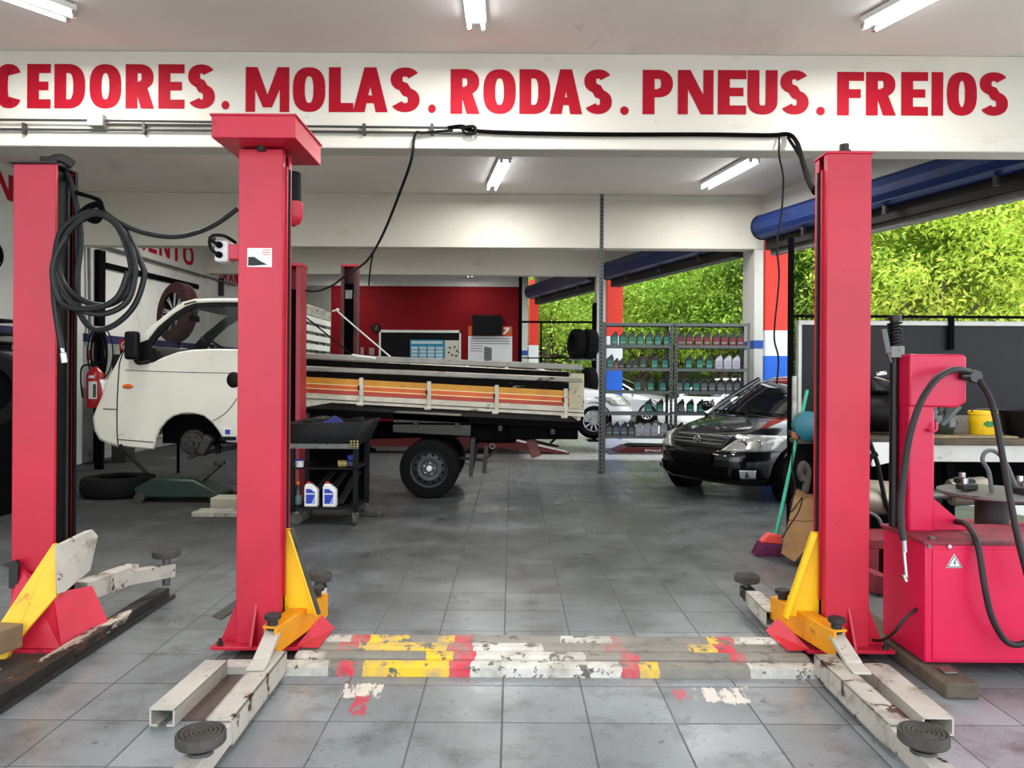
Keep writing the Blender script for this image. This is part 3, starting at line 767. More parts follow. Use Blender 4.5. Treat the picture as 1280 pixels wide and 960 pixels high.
MB().box(.06,.11,-.06,.05,2.6,2.74).build('worn_bracket', STL, t, bevel=.01)
# red drive-on ramp lift under the white car far behind
ramp = thing('ramp_lift', 'low red drive-on ramp lift behind the truck with white treadplate ramps', 'car lift', (.3,15.9,0))
RMP = mat('ramp_red_enamel', (92,6,14), .5, var=.15, vscale=2)
TRD = mat('white_treadplate', (214,212,206), .5, var=.1, bump=.4, bscale=60)
for y0, xe in ((14.3,1.07),(15.75,.97)):
    mb = MB(); mb.xz([(xe,.0),(xe,.03),(xe-1.25,.30),(xe-5.2,.30),(xe-5.2,.14),(xe-1.35,.12)], y0, y0+.5)
    tr = mb.build('runway', RMP, ramp)
    mb = MB(); mb.add([(xe-.02,y0+.02,.035),(xe-.02,y0+.48,.035),(xe-1.25,y0+.48,.306),(xe-1.25,y0+.02,.306)],[(0,1,2,3)]); mb.build('treadplate', TRD, tr, solid=.006)
for xx in (-1.0,-3.2):
    MB().bar((xx,14.7,.20),(xx+.6,14.7,.02),.06,.08,up=(0,1,0)).build('scissor_leg', DSTL, ramp)
    MB().bar((xx,16.0,.20),(xx+.6,16.0,.02),.06,.08,up=(0,1,0)).build('scissor_leg', DSTL, ramp)
# ------------------------------------------------------------------ the white drop-side truck
DT = 9.06; TW = 1.64; DF = DT+TW
def T(px, py, d=DT): p = P(px, py, d); return (p.x, p.z)
truck = thing('truck', 'old white cab-over truck with striped drop-side bed, its front wheel taken off', 'truck', (-2.0,DT+.8,0))
TWH = mat('truck_white_paint', (216,213,198), .35, var=.05, vscale=1.5, wear=[('b2ac98',3,.64,.1,(1,1,1)),('6a6456',28,.75,.02,(1,1,1))], coat=.3)
low = [(119,512),(116,522),(118,538),(124,549),(134,554),(147,558),(170,560),(192,562),(194,550),(199,537),(207,527),(217,520),(229,517),(241,517),(254,520),(264,528),(272,538),(278,548),(283,553),(300,554),(362,556),
       (362,437),(262,436),(240,437),(222,440),(205,446),(190,453),(182,452),(170,443),(162,431),(156,436),(150,446),(144,458),(138,468),(131,482),(127,497),(122,508)]
mb = MB(); mb.xz([T(*p) for p in low], DT, DT+.06)
cab = mb.build('cab', TWH, truck, bevel=.018)
MB().xz([T(*p) for p in low], DF-.06, DF).build('far_cab_side', TWH, truck, bevel=.018)
# front skin, roof, back wall and floor of the cab join the two sides
front = [(162,431),(156,436),(150,446),(144,458),(138,468),(131,482),(127,497),(121,510),(116,522),(118,538),(124,549),(134,554),(147,558)]
def skin(pts, y0, y1, name, m, par, th=.02, bulge=0., inset=.0):
    mb = MB(); q = [T(*p) for p in pts]; n = 8
    def fn(u, v):
        i = v*(len(q)-1); k = min(int(i), len(q)-2); f = i-k
        x = q[k][0]*(1-f)+q[k+1][0]*f; z = q[k][1]*(1-f)+q[k+1][1]*f
        return (x - bulge*(1-(2*u-1)**4), y0+(y1-y0)*u, z)
    mb.grid(fn, n, (len(q)-1)*2); return mb.build(name, m, par, solid=th)
skin(front, DT+.02, DF-.02, 'front_panel', TWH, truck, .02, .07)
roofp = [(228,378),(245,373.5),(270,372.5),(300,372.5),(364,372.5)]
mb = MB(); q = [T(*p) for p in roofp]; q2 = [(x,z-.06) for x,z in q]
mb.xz(q+q2[::-1], DT, DF); mb.build('roof', TWH, truck, bevel=.02)
for y0 in (DT, DF-.045):
    mb = MB(); a = [(171,430),(176,421),(188,408.5),(210,390.5),(228,377.5),(245,373),(246,378),(232,383),(216,393),(197,409),(186,423),(181,432)]
    mb.xz([T(*p) for p in a], y0, y0+.045); mb.build('windscreen_pillar', TWH if y0 == DT else BLK, truck, bevel=.008)
    mb = MB(); a = [(186,424),(198,409),(217,393),(233,383),(246,378),(300,377.5),(300,383),(247,383.5),(236,388),(220,398),(203,413),(192,428),(186,434)]
    mb.xz([T(*p) for p in a], y0+.004, y0+.05); mb.build('window_seal', BLK, truck)
    mb = MB(); a = [(158,439),(164,432),(186,424),(190,440),(196,450),(184,455),(170,450)]
    mb.xz([T(*p) for p in a], y0-.006, y0+.05); mb.build('mirror_triangle', BLK, truck, bevel=.006)
    mb = MB(); a = [(318,377),(364,377),(364,440),(318,440)]; mb.xz([T(*p) for p in a], y0, y0+.05); mb.build('rear_pillar', TWH, truck)
    mb = MB(); a = [(190,437),(204,413),(221,398),(237,388),(247,383),(318,382),(318,436),(262,436),(240,437),(222,440),(205,446),(196,450)]
    mb.xz([T(*p) for p in a], y0+.02, y0+.026); mb.build('door_window', glass('truck_side_glass',(18,24,22),.02,.14), truck)
skin([(170,433),(188,410),(210,392),(228,379)], DT+.05, DF-.05, 'windscreen', glass('truck_windscreen',(18,26,23),.02,.16), truck, .006, .05)
mb = MB(); mb.box(T(362,0)[0]-.05,T(362,0)[0],DT+.06,DF-.06,T(0,556)[1],T(0,440)[1]); mb.build('cab_back', TWH, truck)
mb = MB(); a = [(172,436),(186,433),(196,440),(204,452),(200,470),(170,470)]; mb.xz([T(*p) for p in a], DT+.08, DF-.08); mb.build('dashboard', mat('dark_plum_plastic',(34,24,26),.7,var=.1), truck, bevel=.01)
sp = Vector((T(250,425)[0], DT+.42, T(250,430)[1]))
mb = MB(); mb.lathe(sp,(.55,0,.8),[(.17+.014*math.cos(t*PI/4),.014*math.sin(t*PI/4)) for t in range(8)],28,True); mb.cyl(sp,sp+Vector((-.3,0,-.42)),.02); mb.bar(sp-Vector((0,.16,0)),sp+Vector((0,.16,0)),.03,.02)
mb.build('steering_wheel', BLK, truck)
for yy in (DT+.12, DT+.9):
    mb = MB(); mb.obox((T(315,0)[0],yy+.3,T(0,438)[1]),(.14,.5,.62),Matrix.Rotation(.2,3,'Y')); mb.obox((T(292,0)[0],yy+.3,T(0,470)[1]),(.5,.5,.14)); mb.build('seat', mat('dark_seat_cloth',(40,40,42),.9,var=.1), truck, bevel=.05, seg=3)
# mirrors
mb = MB(); a=T(176,415); b=T(188,452); mb.box(a[0]-.105,a[0]+.055,DT-.20,DT-.10,b[1]+.02,a[1]); mr = mb.build('side_mirror', BLK, truck, bevel=.035, seg=4)
mb = MB(); mb.tube([(a[0],DT-.14,b[1]+.04),(a[0]+.02,DT-.1,b[1]-.02),(a[0]+.1,DT+.01,b[1]+.0)],.022,8,4); mb.build('mirror_arm', BLK, mr)
c = T(243,398.5,DT+.5); mb = MB(); mb.obox((c[0],DT+.5,c[1]),(.05,.22,.075)); mb.bar((c[0],DT+.5,c[1]+.02),(c[0]-.06,DT+.5,c[1]+.13),.02,.02); mb.build('rear_view_mirror', BLKM, truck, bevel=.015)
# seams, lamps, lights
SEAM = mat('panel_gap_black', (24,24,24), .8, var=0)
def seam(pts, r=.006, y=DT-.0, par=None):
    mb = MB(); mb.tube([(*T(*p)[:1], y, T(*p)[1]) for p in pts], r, 6, 4); mb.build('panel_seam', SEAM, par or cab)
seam([(156,437),(150,452),(148,475),(146.5,505),(146.5,540),(148,556),(152,562)],.008)
seam([(129,511),(138,511.5),(147,512)],.006)
seam([(148,549.5),(170,551),(192,553)],.006)
seam([(156,462.5),(190,464),(240,465.5),(300,466.5)],.004)
seam([(296,498),(290,507),(280,518),(266,526)],.005)
mb = MB(); mb.ell((T(163,0)[0],DT-.004,T(0,482)[1]),(.068,.014,.029),16,8); mb.build('side_marker', mat('amber_lens',(206,92,22),.25,var=.05), cab)
mb = MB(); mb.ell((T(295,0)[0],DT,T(0,473)[1]),(.085,.02,.095),18,8); mb.build('door_handle', BLK, cab)
mb = MB(); mb.grid(lambda u,v:(T(130+6*(1-v)-1.5+2*v*(1-v),0)[0]-.028, DT+.05+.30*u, T(0,506-32*v)[1]),6,6); mb.build('headlight', mat('clear_lens',(200,204,204),.1,var=0), truck, solid=.02)
for x_ in (T(286,0)[0],):
    mb = MB(); mb.box(x_-.03,x_+.06,DT-.008,DT+.004,T(0,543)[1],T(0,533)[1]); st_ = mb.build('mud_flap_sticker', PLW, truck)
    mb = MB(); mb.box(x_-.01,x_+.05,DT-.011,DT-.007,T(0,541)[1],T(0,535)[1]); mb.build('sticker_print', PLB, st_)
    mb = MB(); mb.box(x_-.06,x_+.12,DT-.03,DT+.02,T(0,548.5)[1],T(0,544)[1]); mb.build('sill_step', BLK, truck)
mb = MB(); pts=[T(x,y) for x,y in ((123,516),(104,514),(101,518),(108,526),(117,530))]; mb.tube([(x,DF-.3,z) for x,z in pts],.018,8,4); mb.build('bumper_bar', BLK, truck)
# front axle without its wheel
hub = (T(243,0)[0], T(0,556)[1])
mb = MB(); mb.box(T(196,0)[0],T(362,0)[0],DT+.22,DT+.26,T(0,555)[1],T(0,518)[1]); mb.build('wheel_house', BLKM, truck)
mb = MB(); mb.lathe((hub[0]-.03,DT+.12,hub[1]+.03),(0,-1,0),[(.001,-.06),(.15,-.06),(.155,0),(.06,.005),(.055,.05),(.001,.055)],26); mb.build('brake_disc', mat('rusty_dark_iron',(58,50,44),.6,.5,var=.25,vscale=10), truck)
mb = MB(); mb.obox((hub[0]+.12,DT+.12,hub[1]+.0),(.12,.14,.24),Matrix.Rotation(.5,3,'Y')); mb.build('brake_caliper', DSTL, truck, bevel=.02)
mb = MB(); mb.lathe((hub[0]-.02,DT+.09,hub[1]+.03),(0,-1,0),[(.001,.06),(.03,.06),(.032,.03),(.12,.025),(.125,-.01),(.001,-.012)],22)
for i in range(6):
    t=2*PI*i/6; mb.cyl((hub[0]-.02+.08*math.cos(t),DT+.06,hub[1]+.03+.08*math.sin(t)),(hub[0]-.02+.08*math.cos(t),DT+.03,hub[1]+.03+.08*math.sin(t)),.01,n=8)
mb.build('wheel_hub', DSTL, truck)
mb = MB(); mb.bar((hub[0]+.05,DT+.2,hub[1]-.10),(hub[0]+.55,DT+.6,hub[1]-.02),.07,.05); mb.bar((hub[0]-.10,DT+.14,hub[1]-.16),(hub[0]+.22,DT+.16,hub[1]-.02),.05,.05); mb.build('suspension_arm', DSTL, truck, bevel=.01)
mb = MB(); mb.cyl((hub[0]+.2,DT+.3,hub[1]-.12),(hub[0]+.16,DT+.3,hub[1]+.32),.035); mb.tube([(hub[0]+.18+.07*math.cos(i*.9),DT+.3+.07*math.sin(i*.9),hub[1]-.05+.012*i) for i in range(28)],.011,6); mb.build('suspension_strut', BLK, truck)
# chassis
xr = T(729,0)[0]
ch = lambda px,py: T(px,py)
for yy in (DT+.42, DF-.5):
    mb = MB(); mb.bar((T(300,0)[0],yy,T(0,545)[1]-.0),(xr-.1,yy,T(0,533)[1]),.08,.17); mb.build('chassis_rail', BLKM, truck)
mb = MB(); mb.bar((T(374,0)[0],DT+.82,T(0,512)[1]),(xr,DT+.82,T(0,528)[1]),TW-.12,.08); mb.build('bed_floor', BLKM, truck)
for px in (384,452,520,572,626,692):
    mb = MB(); y_ = 505+(px-374)*.058; z=T(0,y_+9)[1]; mb.box(T(px,0)[0],T(px+5,0)[0],DT+.02,DF-.02,z-.06,z); mb.build('cross_member', DSTL, truck)
OLV = mat('olive_grey_steel', (60,60,52), .6, .2, var=.15, wear=[('2c2c28',5,.6,.08,(1,1,1))])
mb = MB(); mb.xz([T(490,516),T(572,520),T(588,523),T(588,530),T(490,529)],DT+.06,DT+.5); mb.xz([T(490,531),T(588,532),T(588,546),T(490,541)],DT+.05,DT+.5); mb.build('side_toolbox', OLV, truck, bevel=.01)
mb = MB(); mb.box(T(590,0)[0],T(650,0)[0],DT+.15,DT+.6,T(0,552)[1],T(0,528)[1]); mb.build('fuel_tank', BLKM, truck, bevel=.05)
mb = MB(); mb.box(T(640,0)[0],T(727,0)[0],DT+.1,DF-.1,T(0,546)[1],T(0,528)[1]); mb.build('rear_bumper', BLKM, truck, bevel=.02)
# mud guard, flaps, hanging chain, lamp stalk
for px,y0,y1 in ((594,545,594),(611,555,590)):
    mb = MB(); mb.bar((T(px,0)[0],DT+.15,T(0,y0)[1]),(T(px-3,0)[0],DT+.15,T(0,y1)[1]),.05,.02,up=(0,1,0)); mb.build('mud_flap_stay', DSTL, truck)
mb = MB(); mb.xz([T(586,548),T(600,548),T(590,595),T(586,590)],DT+.2,DT+.215); mb.build('mud_flap', BLK, truck)
PINK = mat('dull_red_steel', (120,66,62), .6, .2, var=.2)
mb = MB(); mb.bar((T(667,0)[0],DT+.3,T(0,546)[1]),(T(675,0)[0],DT+.3,T(0,570)[1]),.1,.12); mb.build('tow_bracket', PINK, truck, bevel=.01)
mb = MB(); mb.bar((T(710,0)[0],DT+.3,T(0,536)[1]),(T(693,0)[0],DT+.3,T(0,553)[1]),.03,.02,up=(0,1,0)); mb.build('tail_stay', BLK, truck)
mb = MB(); mb.bar((T(560,0)[0],DT+.45,T(0,573)[1]),(T(606,0)[0],DT+.45,T(0,577)[1]),.05,.03); mb.bar((T(605,0)[0],DT+.45,T(0,577)[1]),(T(626,0)[0],DT+.45,T(0,562)[1]),.05,.03); mb.build('leaf_spring', DSTL, truck, bevel=.004)
mb = MB(); mb.lathe((T(618.5,0)[0],DT+.2,T(0,556)[1]),(0,-1,0),[(.03+.008*math.cos(t*PI/3),.008*math.sin(t*PI/3)) for t in range(6)],14,True); mb.build('tow_eye', STL, truck)
# rear wheel
def wheel_parts(root, c, ax, R, W, rimR, style, rub=RUB, face=1):
    """tyre with tread shoulders and a rim: style steel | alloy"""
    ax = Vector(ax).normalized(); c = Vector(c)
    pr = [(rimR,-W*.5),(rimR*1.06,-W*.5),(R*.86,-W*.53),(R*.96,-W*.46),(R,-W*.34),(R,-W*.12),(R*.985,-W*.10),(R*.985,-W*.06),(R,-W*.04),(R,W*.04),(R*.985,W*.06),(R*.985,W*.10),(R,W*.12),(R,W*.34),(R*.96,W*.46),(R*.86,W*.53),(rimR*1.06,W*.5),(rimR,W*.5),(rimR*.97,0)]
    MB().lathe(c, ax, pr, 44, True).build('tyre', rub, root, ang=30)
    return c, ax
STRM = mat('charcoal_steel_rim', (72,74,76), .5, .4, var=.1, wear=[('3a3632',8,.62,.06,(1,1,1))])
def steel_rim(root, c, ax, r, out):
    c = Vector(c); ax = Vector(ax).normalized(); u = ax.orthogonal().normalized(); v = ax.cross(u)
    pr = [(r*1.02,out),(r*.99,out+.006),(r*.93,out-.01),(r*.90,out-.06),(r*.82,out-.045),(r*.62,out-.015),(r*.45,out-.02),(r*.40,out-.05),(r*.01,out-.05)]
    rim = MB().lathe(c, ax, pr, 40).build('rim', STRM, root, ang=30)
    for i in range(12):
        t = 2*PI*i/12; p = c+(u*math.cos(t)+v*math.sin(t))*r*.74+ax*(out-.032)
        MB().cyl(p, p+ax*.012, r*.062, n=10).build('rim_hole', BLKM, rim)
    for i in range(5):
        t = 2*PI*i/5; p = c+(u*math.cos(t)+v*math.sin(t))*r*.30+ax*(out-.05)
        MB().cyl(p, p+ax*.02, r*.05, n=6).build('wheel_nut', CHR, rim)
    MB().lathe(c, ax, [(.001,out+.0),(r*.13,out-.004),(r*.16,out-.02),(r*.16,out-.05)], 18).build('hub_cap', PLW, rim)
wc = (T(538.5,0)[0], DT+.20, .355)
wheel = bpy.data.objects.new('rear_wheel', None); COL.objects.link(wheel); wheel.parent = truck; ORG[wheel] = ORG[truck]
wheel_parts(wheel, wc, (0,-1,0), .355, .19, .225, 'steel')
steel_rim(wheel, wc, (0,-1,0), .225, .085)
w2 = (wc[0], DF-.2, wc[2]); MB().lathe(w2,(0,1,0),[(.001,-.06),(.2,-.08),(.33,-.09),(.355,-.06),(.355,.06),(.33,.09),(.001,.06)],32).build('far_tyre', RUB, truck)
w3 = (wc[0], DT+.46, wc[2]); MB().lathe(w3,(0,1,0),[(.001,-.06),(.2,-.08),(.33,-.09),(.355,-.06),(.355,.06),(.33,.09),(.001,.06)],32).build('inner_tyre', RUB, truck)
MB().cyl((wc[0],DT+.3,wc[2]),(wc[0],DF-.2,wc[2]),.06,n=14).build('rear_axle', DSTL, truck)
# bed side: stripes, rails, stakes
def yl(px, y374, y730): return y374 + (px-374)*(y730-y374)/356.
def strip(mb, a374, a730, b374, b730, x0, x1, d0, d1, n=8):
    for i in range(n):
        p, q_ = x0+(x1-x0)*i/n, x0+(x1-x0)*(i+1)/n
    P4 = [(x0,yl(x0,a374,a730)),(x1,yl(x1,a374,a730)),(x1,yl(x1,b374,b730)),(x0,yl(x0,b374,b730))]
    mb.xz([T(*p) for p in P4], d0, d1); return mb
SW = mat('grimy_cream_paint', (206,200,180), .55, var=.14, vscale=5, wear=[('6e6656',6,.60,.06,(.5,1,1)),('2a2620',11,.66,.02,(.6,1,1))])
YO = mat('ochre_stripe_paint', (206,142,28), .5, var=.14, vscale=4, wear=[('6a4a1e',9,.66,.03,(1,1,1))])
OR2= mat('orange_stripe_paint', (214,96,30), .5, var=.12, vscale=4, wear=[('6a3a1e',9,.67,.03,(1,1,1))])
RS = mat('brick_stripe_paint', (178,60,36), .5, var=.12, vscale=4, wear=[('5a2a1e',9,.67,.03,(1,1,1))])
PLE= mat('pale_yellow_line_paint', (240,214,150), .5, var=.05)
DKP= mat('blackened_plank', (11,10,9), .85, spec=.1, var=.2, vscale=6, wear=[('8a8474',9,.66,.03,(.35,1,1))])
GRL= mat('grimy_grey_rail', (150,148,138), .5, var=.14, vscale=6, wear=[('37332c',9,.62,.03,(.4,1,1))])
x0, x1 = 364, 730
boards = [('side_board',YO,470.5,489.5,478,496.5),('side_board',OR2,479,497.5,484,503),('side_board',RS,485,504,490.5,509),('side_board',SW,491,509,501,521)]
for nm,m_,a,a2,b,b2 in boards:
    strip(MB(),a,a2,b,b2,x0,x1,DT,DT+.03).build(nm, m_, truck)
for a,a2,t in ((478,496.6,1.1),(484,503,1.1)):
    strip(MB(),a,a2,a+t,a2+t,x0,x1,DT-.003,DT+.02).build('pin_stripe', PLE, truck)
strip(MB(),497,515.6,498,516.6,x0,x1,DT-.008,DT+.02).build('board_ledge', DSTL, truck)
# upper rack: two pale rails over dark planks
for nm,m_,a,a2,b,b2,d0,d1 in (('top_rail',GRL,441,456,448.5,463,DT-.02,DT+.05),('rack_plank',DKP,448.5,466,457,472,DT,DT+.03),('top_rail',GRL,457.5,473,463.5,478.5,DT-.02,DT+.05),('rack_plank',DKP,463.5,478.5,470.5,489.5,DT,DT+.03)):
    strip(MB(),a,a2,b,b2,x0,728 if m_ is GRL else (724 if a<460 else 712),d0,d1).build(nm, m_, truck, bevel=.012 if m_ is GRL else 0)
for px in (452,536.5,621,707):
    top = yl(px,470,489); bot = yl(px,503,523)
    mb = MB(); mb.xz([T(px-2.5,top-2),T(px+2.5,top-2),T(px+2.5,bot),T(px-2.5,bot)],DT-.03,DT); stk = mb.build('stake', SW, truck, bevel=.004)
    mb = MB(); mb.bar((T(px,0)[0],DT-.04,T(0,top+5)[1]),(T(px,0)[0],DT-.04,T(0,top+11)[1]),.018,.02,up=(0,1,0)); mb.build('latch', BLK, stk)
    mb = MB(); mb.cyl((T(px-2.5,0)[0],DT-.02,T(0,bot-5)[1]),(T(px+5,0)[0],DT-.02,T(0,bot-5)[1]),.020,n=10); mb.build('hinge', SW, stk)
mb = MB(); mb.xz([T(711,466),T(730,467),T(730,512),T(711,511)],DT-.012,DT+.06); mb.build('corner_post', mat('rubbed_cream_plate',(190,180,150),.55,var=.16,vscale=5,wear=[('4a4030',7,.58,.04,(1,1,1)),('c08a34',6,.66,.04,(1,1,1))]), truck, bevel=.006)
# far side boards and tailboard
mb = MB(); xx=[T(x0,0)[0],xr]
mb.add([(xx[0],DF-.03,T(0,442)[1]),(xx[1],DF-.03,T(0,460)[1]),(xx[1],DF-.03,T(0,521)[1]),(xx[0],DF-.03,T(0,501)[1])],[(0,1,2,3)]); mb.build('far_side_board', SW, truck, solid=.03)
mb = MB(); mb.box(xr-.04,xr,DT+.02,DF-.02,T(0,521)[1],T(0,470)[1]); mb.build('tailboard', SW, truck)
# headboard: slatted rack across the front of the bed
hx = T(373.5,0)[0]
def hb(z0,z1,y0,y1,nm,m_): MB().box(hx-.02,hx+.02,y0,y1,z0,z1).build(nm,m_,truck,bevel=.004)
HBW = mat('chalky_white_slat', (216,218,208), .6, var=.08, wear=[('6a685e',9,.66,.03,(1,1,1))])
zt = T(0,375)[1]; z_ = [zt - k*.1105*1.0 for k in range(7)]
for k in range(5): hb(zt-.115*(k+.1)-.16*0-.075- .045*k*0, zt-.115*(k+.1), DT+.0, DF-.02*k, 'headboard_slat', HBW) if k else hb(zt-.12, zt, DT, DF, 'headboard_slat', mat('stencilled_slat',(176,172,158),.6,var=.25,vscale=14,wear=[('3c382e',12,.58,.03,(1,1,1))]))
for k in range(5,6): hb(zt-.115*5.1-.075, zt-.115*5.1, DT, DF-.1, 'headboard_slat', HBW)
for yy in (DT+.1,DT+.62,DT+1.15,DF-.12):
    MB().box(hx-.06,hx-.02,yy-.05,yy+.05,T(0,500)[1],zt-.03).build('headboard_post', mat('grey_rack_steel',(120,122,118),.5,.2,var=.1), truck)
MB().box(hx-.03,hx+.02,DT,DF,T(0,512)[1],zt-.69).build('headboard_panel', HBW, truck)
mb = MB(); a = Vector((hx+.03,DF,T(0,386.5,DF)[1])); mb.tube([a,a+Vector((.10,0,.02)),a+Vector((.11,0,-.03)),Vector(P(488,446,DF))],.011,6,6); mb.build('tie_rope', PLW, truck)
mb = MB(); mb.tube([Vector((hx+.02,DT+.02,T(0,387)[1])),Vector(P(440,444,DT+.02))],.010,6); mb.build('tie_rope', BLK, truck)
mb = MB(); mb.tube([Vector(P(440,444,DT)),Vector(P(455,446,DT-.02)),Vector(P(470,448,DT-.02))],.016,6,4); mb.build('rope_knot', PLW, truck)
# ------------------------------------------------------------------ around the truck
GRN = mat('dark_green_enamel', (8,38,26), .45, .1, var=.2, vscale=6)
jk = thing('trolley_jack', 'dark green trolley jack on the floor under the truck, handle leaning towards its bumper', 'jack', (-3.75,9.0,0))
J = lambda px,py,d=8.95: Vector(P(px,py,d))
mb = MB(); mb.xz([(X(176,8.95),.16),(X(200,8.95),.28),(X(250,8.95),.26),(X(284,8.95),.10),(X(284,8.95),.05),(X(180,8.95),.05)],8.78,9.12); mb.build('jack_body', GRN, jk, bevel=.02)
mb = MB(); mb.bar((X(246,8.95),8.95,.2),(X(275,8.95),8.95,.42),.1,.06); mb.cyl((X(275,8.95),8.95,.42),(X(275,8.95),8.95,.46),.07); mb.build('lift_arm', DSTL, jk)
mb = MB(); mb.tube([J(184,592),J(172,580),J(150,556)],.020,8); mb.build('handle', BLK, jk)
for px in (186,278):
    for yy in (8.76,9.14): MB().cyl((X(px,8.95),yy-.03,.06),(X(px,8.95),yy+.03,.06),.058,n=18).build('wheel', DSTL, jk)
ty = thing('tyre', 'black tyre lying flat on the floor below the truck bumper', 'tyre', (X(146,9.25),9.3,0))
c = (X(146,9.25),9.32,.12)
MB().lathe(c,(0,0,1),[(.22,-.1),(.30,-.115),(.40,-.10),(.425,-.05),(.425,.05),(.40,.10),(.30,.115),(.22,.1),(.21,0)],44,True).build('tread', RUB, ty)
MB().lathe((c[0],c[1],.12),(0,0,1),[(.225,-.06),(.205,-.02),(.20,.03),(.205,.08),(.225,.09),(.19,.07),(.17,.0),(.02,.0)],36).build('rim', BLKM, ty)
mb = MB(); mb.bar((X(249,8.1),8.05,.025),(X(305,8.1),8.05,.025),.26,.05); single(mb,'wooden_board', mat('worn_pale_board',(150,146,134),.7,var=.2,vscale=9,wear=[('5a564c',12,.6,.04,(1,.4,1))]), 'worn pale board lying on the floor behind the left foreground post', 'board', bevel=.006)
mb = MB(); mb.box(X(268,8.5),X(305,8.5),8.4,8.65,0,.12); single(mb,'wooden_block', mat('cream_block',(158,152,130),.7,var=.15), 'cream wooden block on the floor next to the green trolley jack', 'block', bevel=.01)
# ------------------------------------------------------------------ tool cart
dc = 7.5; cx0, cx1 = X(362,dc), X(448,dc); cy0, cy1 = dc, dc+.62
cart = thing('tool_cart', 'black three-tier tool cart on casters beside the truck rear wheel', 'tool cart', ((cx0+cx1)/2,dc+.3,0))
cz = lambda py: Z(py, dc)
for i,xx in enumerate((cx0,cx1-.05)):
    for yy in (cy0,cy1-.05):
        MB().box(xx,xx+.05,yy,yy+.05,.13,cz(532)).build('leg', BLK, cart, bevel=.004)
mb = MB(); zt_, zb_ = cz(531), cz(557)
mb.add([(cx0,cy0,zb_),(cx1,cy0,zb_),(cx1,cy1,zb_),(cx0,cy1,zb_),(cx0-.05,cy0-.06,zt_),(cx1+.05,cy0-.06,zt_+.02),(cx1+.10,cy1+.06,zt_+.02),(cx0-.05,cy1+.06,zt_)],[(0,3,2,1),(0,1,5,4),(1,2,6,5),(2,3,7,6),(3,0,4,7)])
mb.build('top_tray', mat('scuffed_black_tray',(14,14,15),.55,0.,spec=.2,var=.2,vscale=8,wear=[('6a6864',11,.66,.04,(1,1,.5))]), cart, solid=.012)
MB().box(cx0-.01,cx1+.01,cy0-.025,cy0-.005,cz(562),cz(556)).build('front_rail', mat('bright_scraped_rail',(104,104,102),.4,.4,var=.2,vscale=10,wear=[('26262a',9,.6,.04,(1,1,1))]), cart)
for pz in (586.5,636):
    MB().box(cx0,cx1,cy0,cy1,cz(pz+2)-.0,cz(pz)).build('shelf', BLK, cart, bevel=.003)
    MB().box(cx0,cx1,cy1-.01,cy1,cz(pz),cz(pz)+.05).build('shelf_lip', BLK, cart)
MB().box(cx0+.05,cx1-.05,cy1-.02,cy1-.012,.16,cz(560)).build('back_panel', BLKM, cart)  # dark sheet added in place of the darkness beyond the cart
for k in range(3): MB().bar((cx0+.12+.17*k,cy0+.15,cz(634)),(cx0+.30+.13*k,cy1-.06,cz(600)),.07,.012).build('leaning_slat', mat('dark_wood_slat',(38,35,31),.7,var=.2,vscale=8), cart)
for xx in (cx0+.06,cx1-.03):
    for yy in (cy0+.05,cy1-.05):
        r = .062; cs = MB(); cs.lathe((xx,yy,r),(1,0,.0) if yy>cy0+.1 or xx>cx0+.2 else (.35,-1,0),[(.001,-.018),(r*.7,-.02),(r,-.012),(r,.012),(r*.7,.02),(.001,.018)],22)
        co2 = cs.build('caster', RUBD, cart); mb = MB(); mb.box(xx-.03,xx+.03,yy-.02,yy+.02,r+.05,.135); mb.bar((xx-.026,yy,r),(xx-.026,yy,.13),.03,.006,up=(1,0,0)); mb.bar((xx+.026,yy,r),(xx+.026,yy,.13),.03,.006,up=(1,0,0)); mb.build('fork', STL, co2)
mb = MB()
for k in range(3):
    for j in range(3): mb.ell((cx1-.03+.03*(j-1),cy0-.035,cz(556)+.025*(k-1)),(.014,.014,.014),8,6)
mb.build('hook_cluster', mat('brassy_wire',(150,140,96),.4,.6,var=.1), cart)
# bottles on the cart
def jug_profile(w, h):
    return [(-w*.5,0),(w*.5,0),(w*.5,h*.66),(w*.42,h*.72),(w*.02,h*.90),(-w*.10,h*.92),(-w*.38,h*.92),(-w*.5,h*.80)]
def jug(t, w, h, d, body, label, cap, lab2=None, local=True):
    mb = MB(); mb.xz(jug_profile(w,h), -d/2, d/2); mb.build('bottle_body', body, t, bevel=abs(w)*.07, seg=3)
    MB().cyl((-w*.24,0,h*.92),(-w*.24,0,h*1.0),abs(w)*.155,n=14).build('cap', cap, t, bevel=.002)
    if label:
        mb = MB(); mb.add([(-w*.36,-d/2-.0015,h*.13),(w*.06,-d/2-.0015,h*.13),(w*.32,-d/2-.0015,h*.42),(w*.32,-d/2-.0015,h*.58),(-w*.02,-d/2-.0015,h*.72),(-w*.36,-d/2-.0015,h*.72)],[(0,1,2,3,4,5)])
        lb = mb.build('label', label, t)
        if lab2:
            mb = MB(); mb.add([(-w*.34,-d/2-.0025,h*.50),(w*.30,-d/2-.0025,h*.50),(w*.30,-d/2-.0025,h*.55),(-w*.34,-d/2-.0025,h*.55)],[(0,1,2,3)]); mb.build('label_band', lab2, lb)
            mb = MB(); mb.add([(w*.10,-d/2-.002,h*.13),(w*.33,-d/2-.002,h*.13),(w*.33,-d/2-.002,h*.38)],[(0,1,2)]); mb.build('label_corner', mat('sky_blue_label',(120,160,220),.5,var=0), lb)
BLL = mat('cobalt_label', (30,58,176), .4, var=.04)
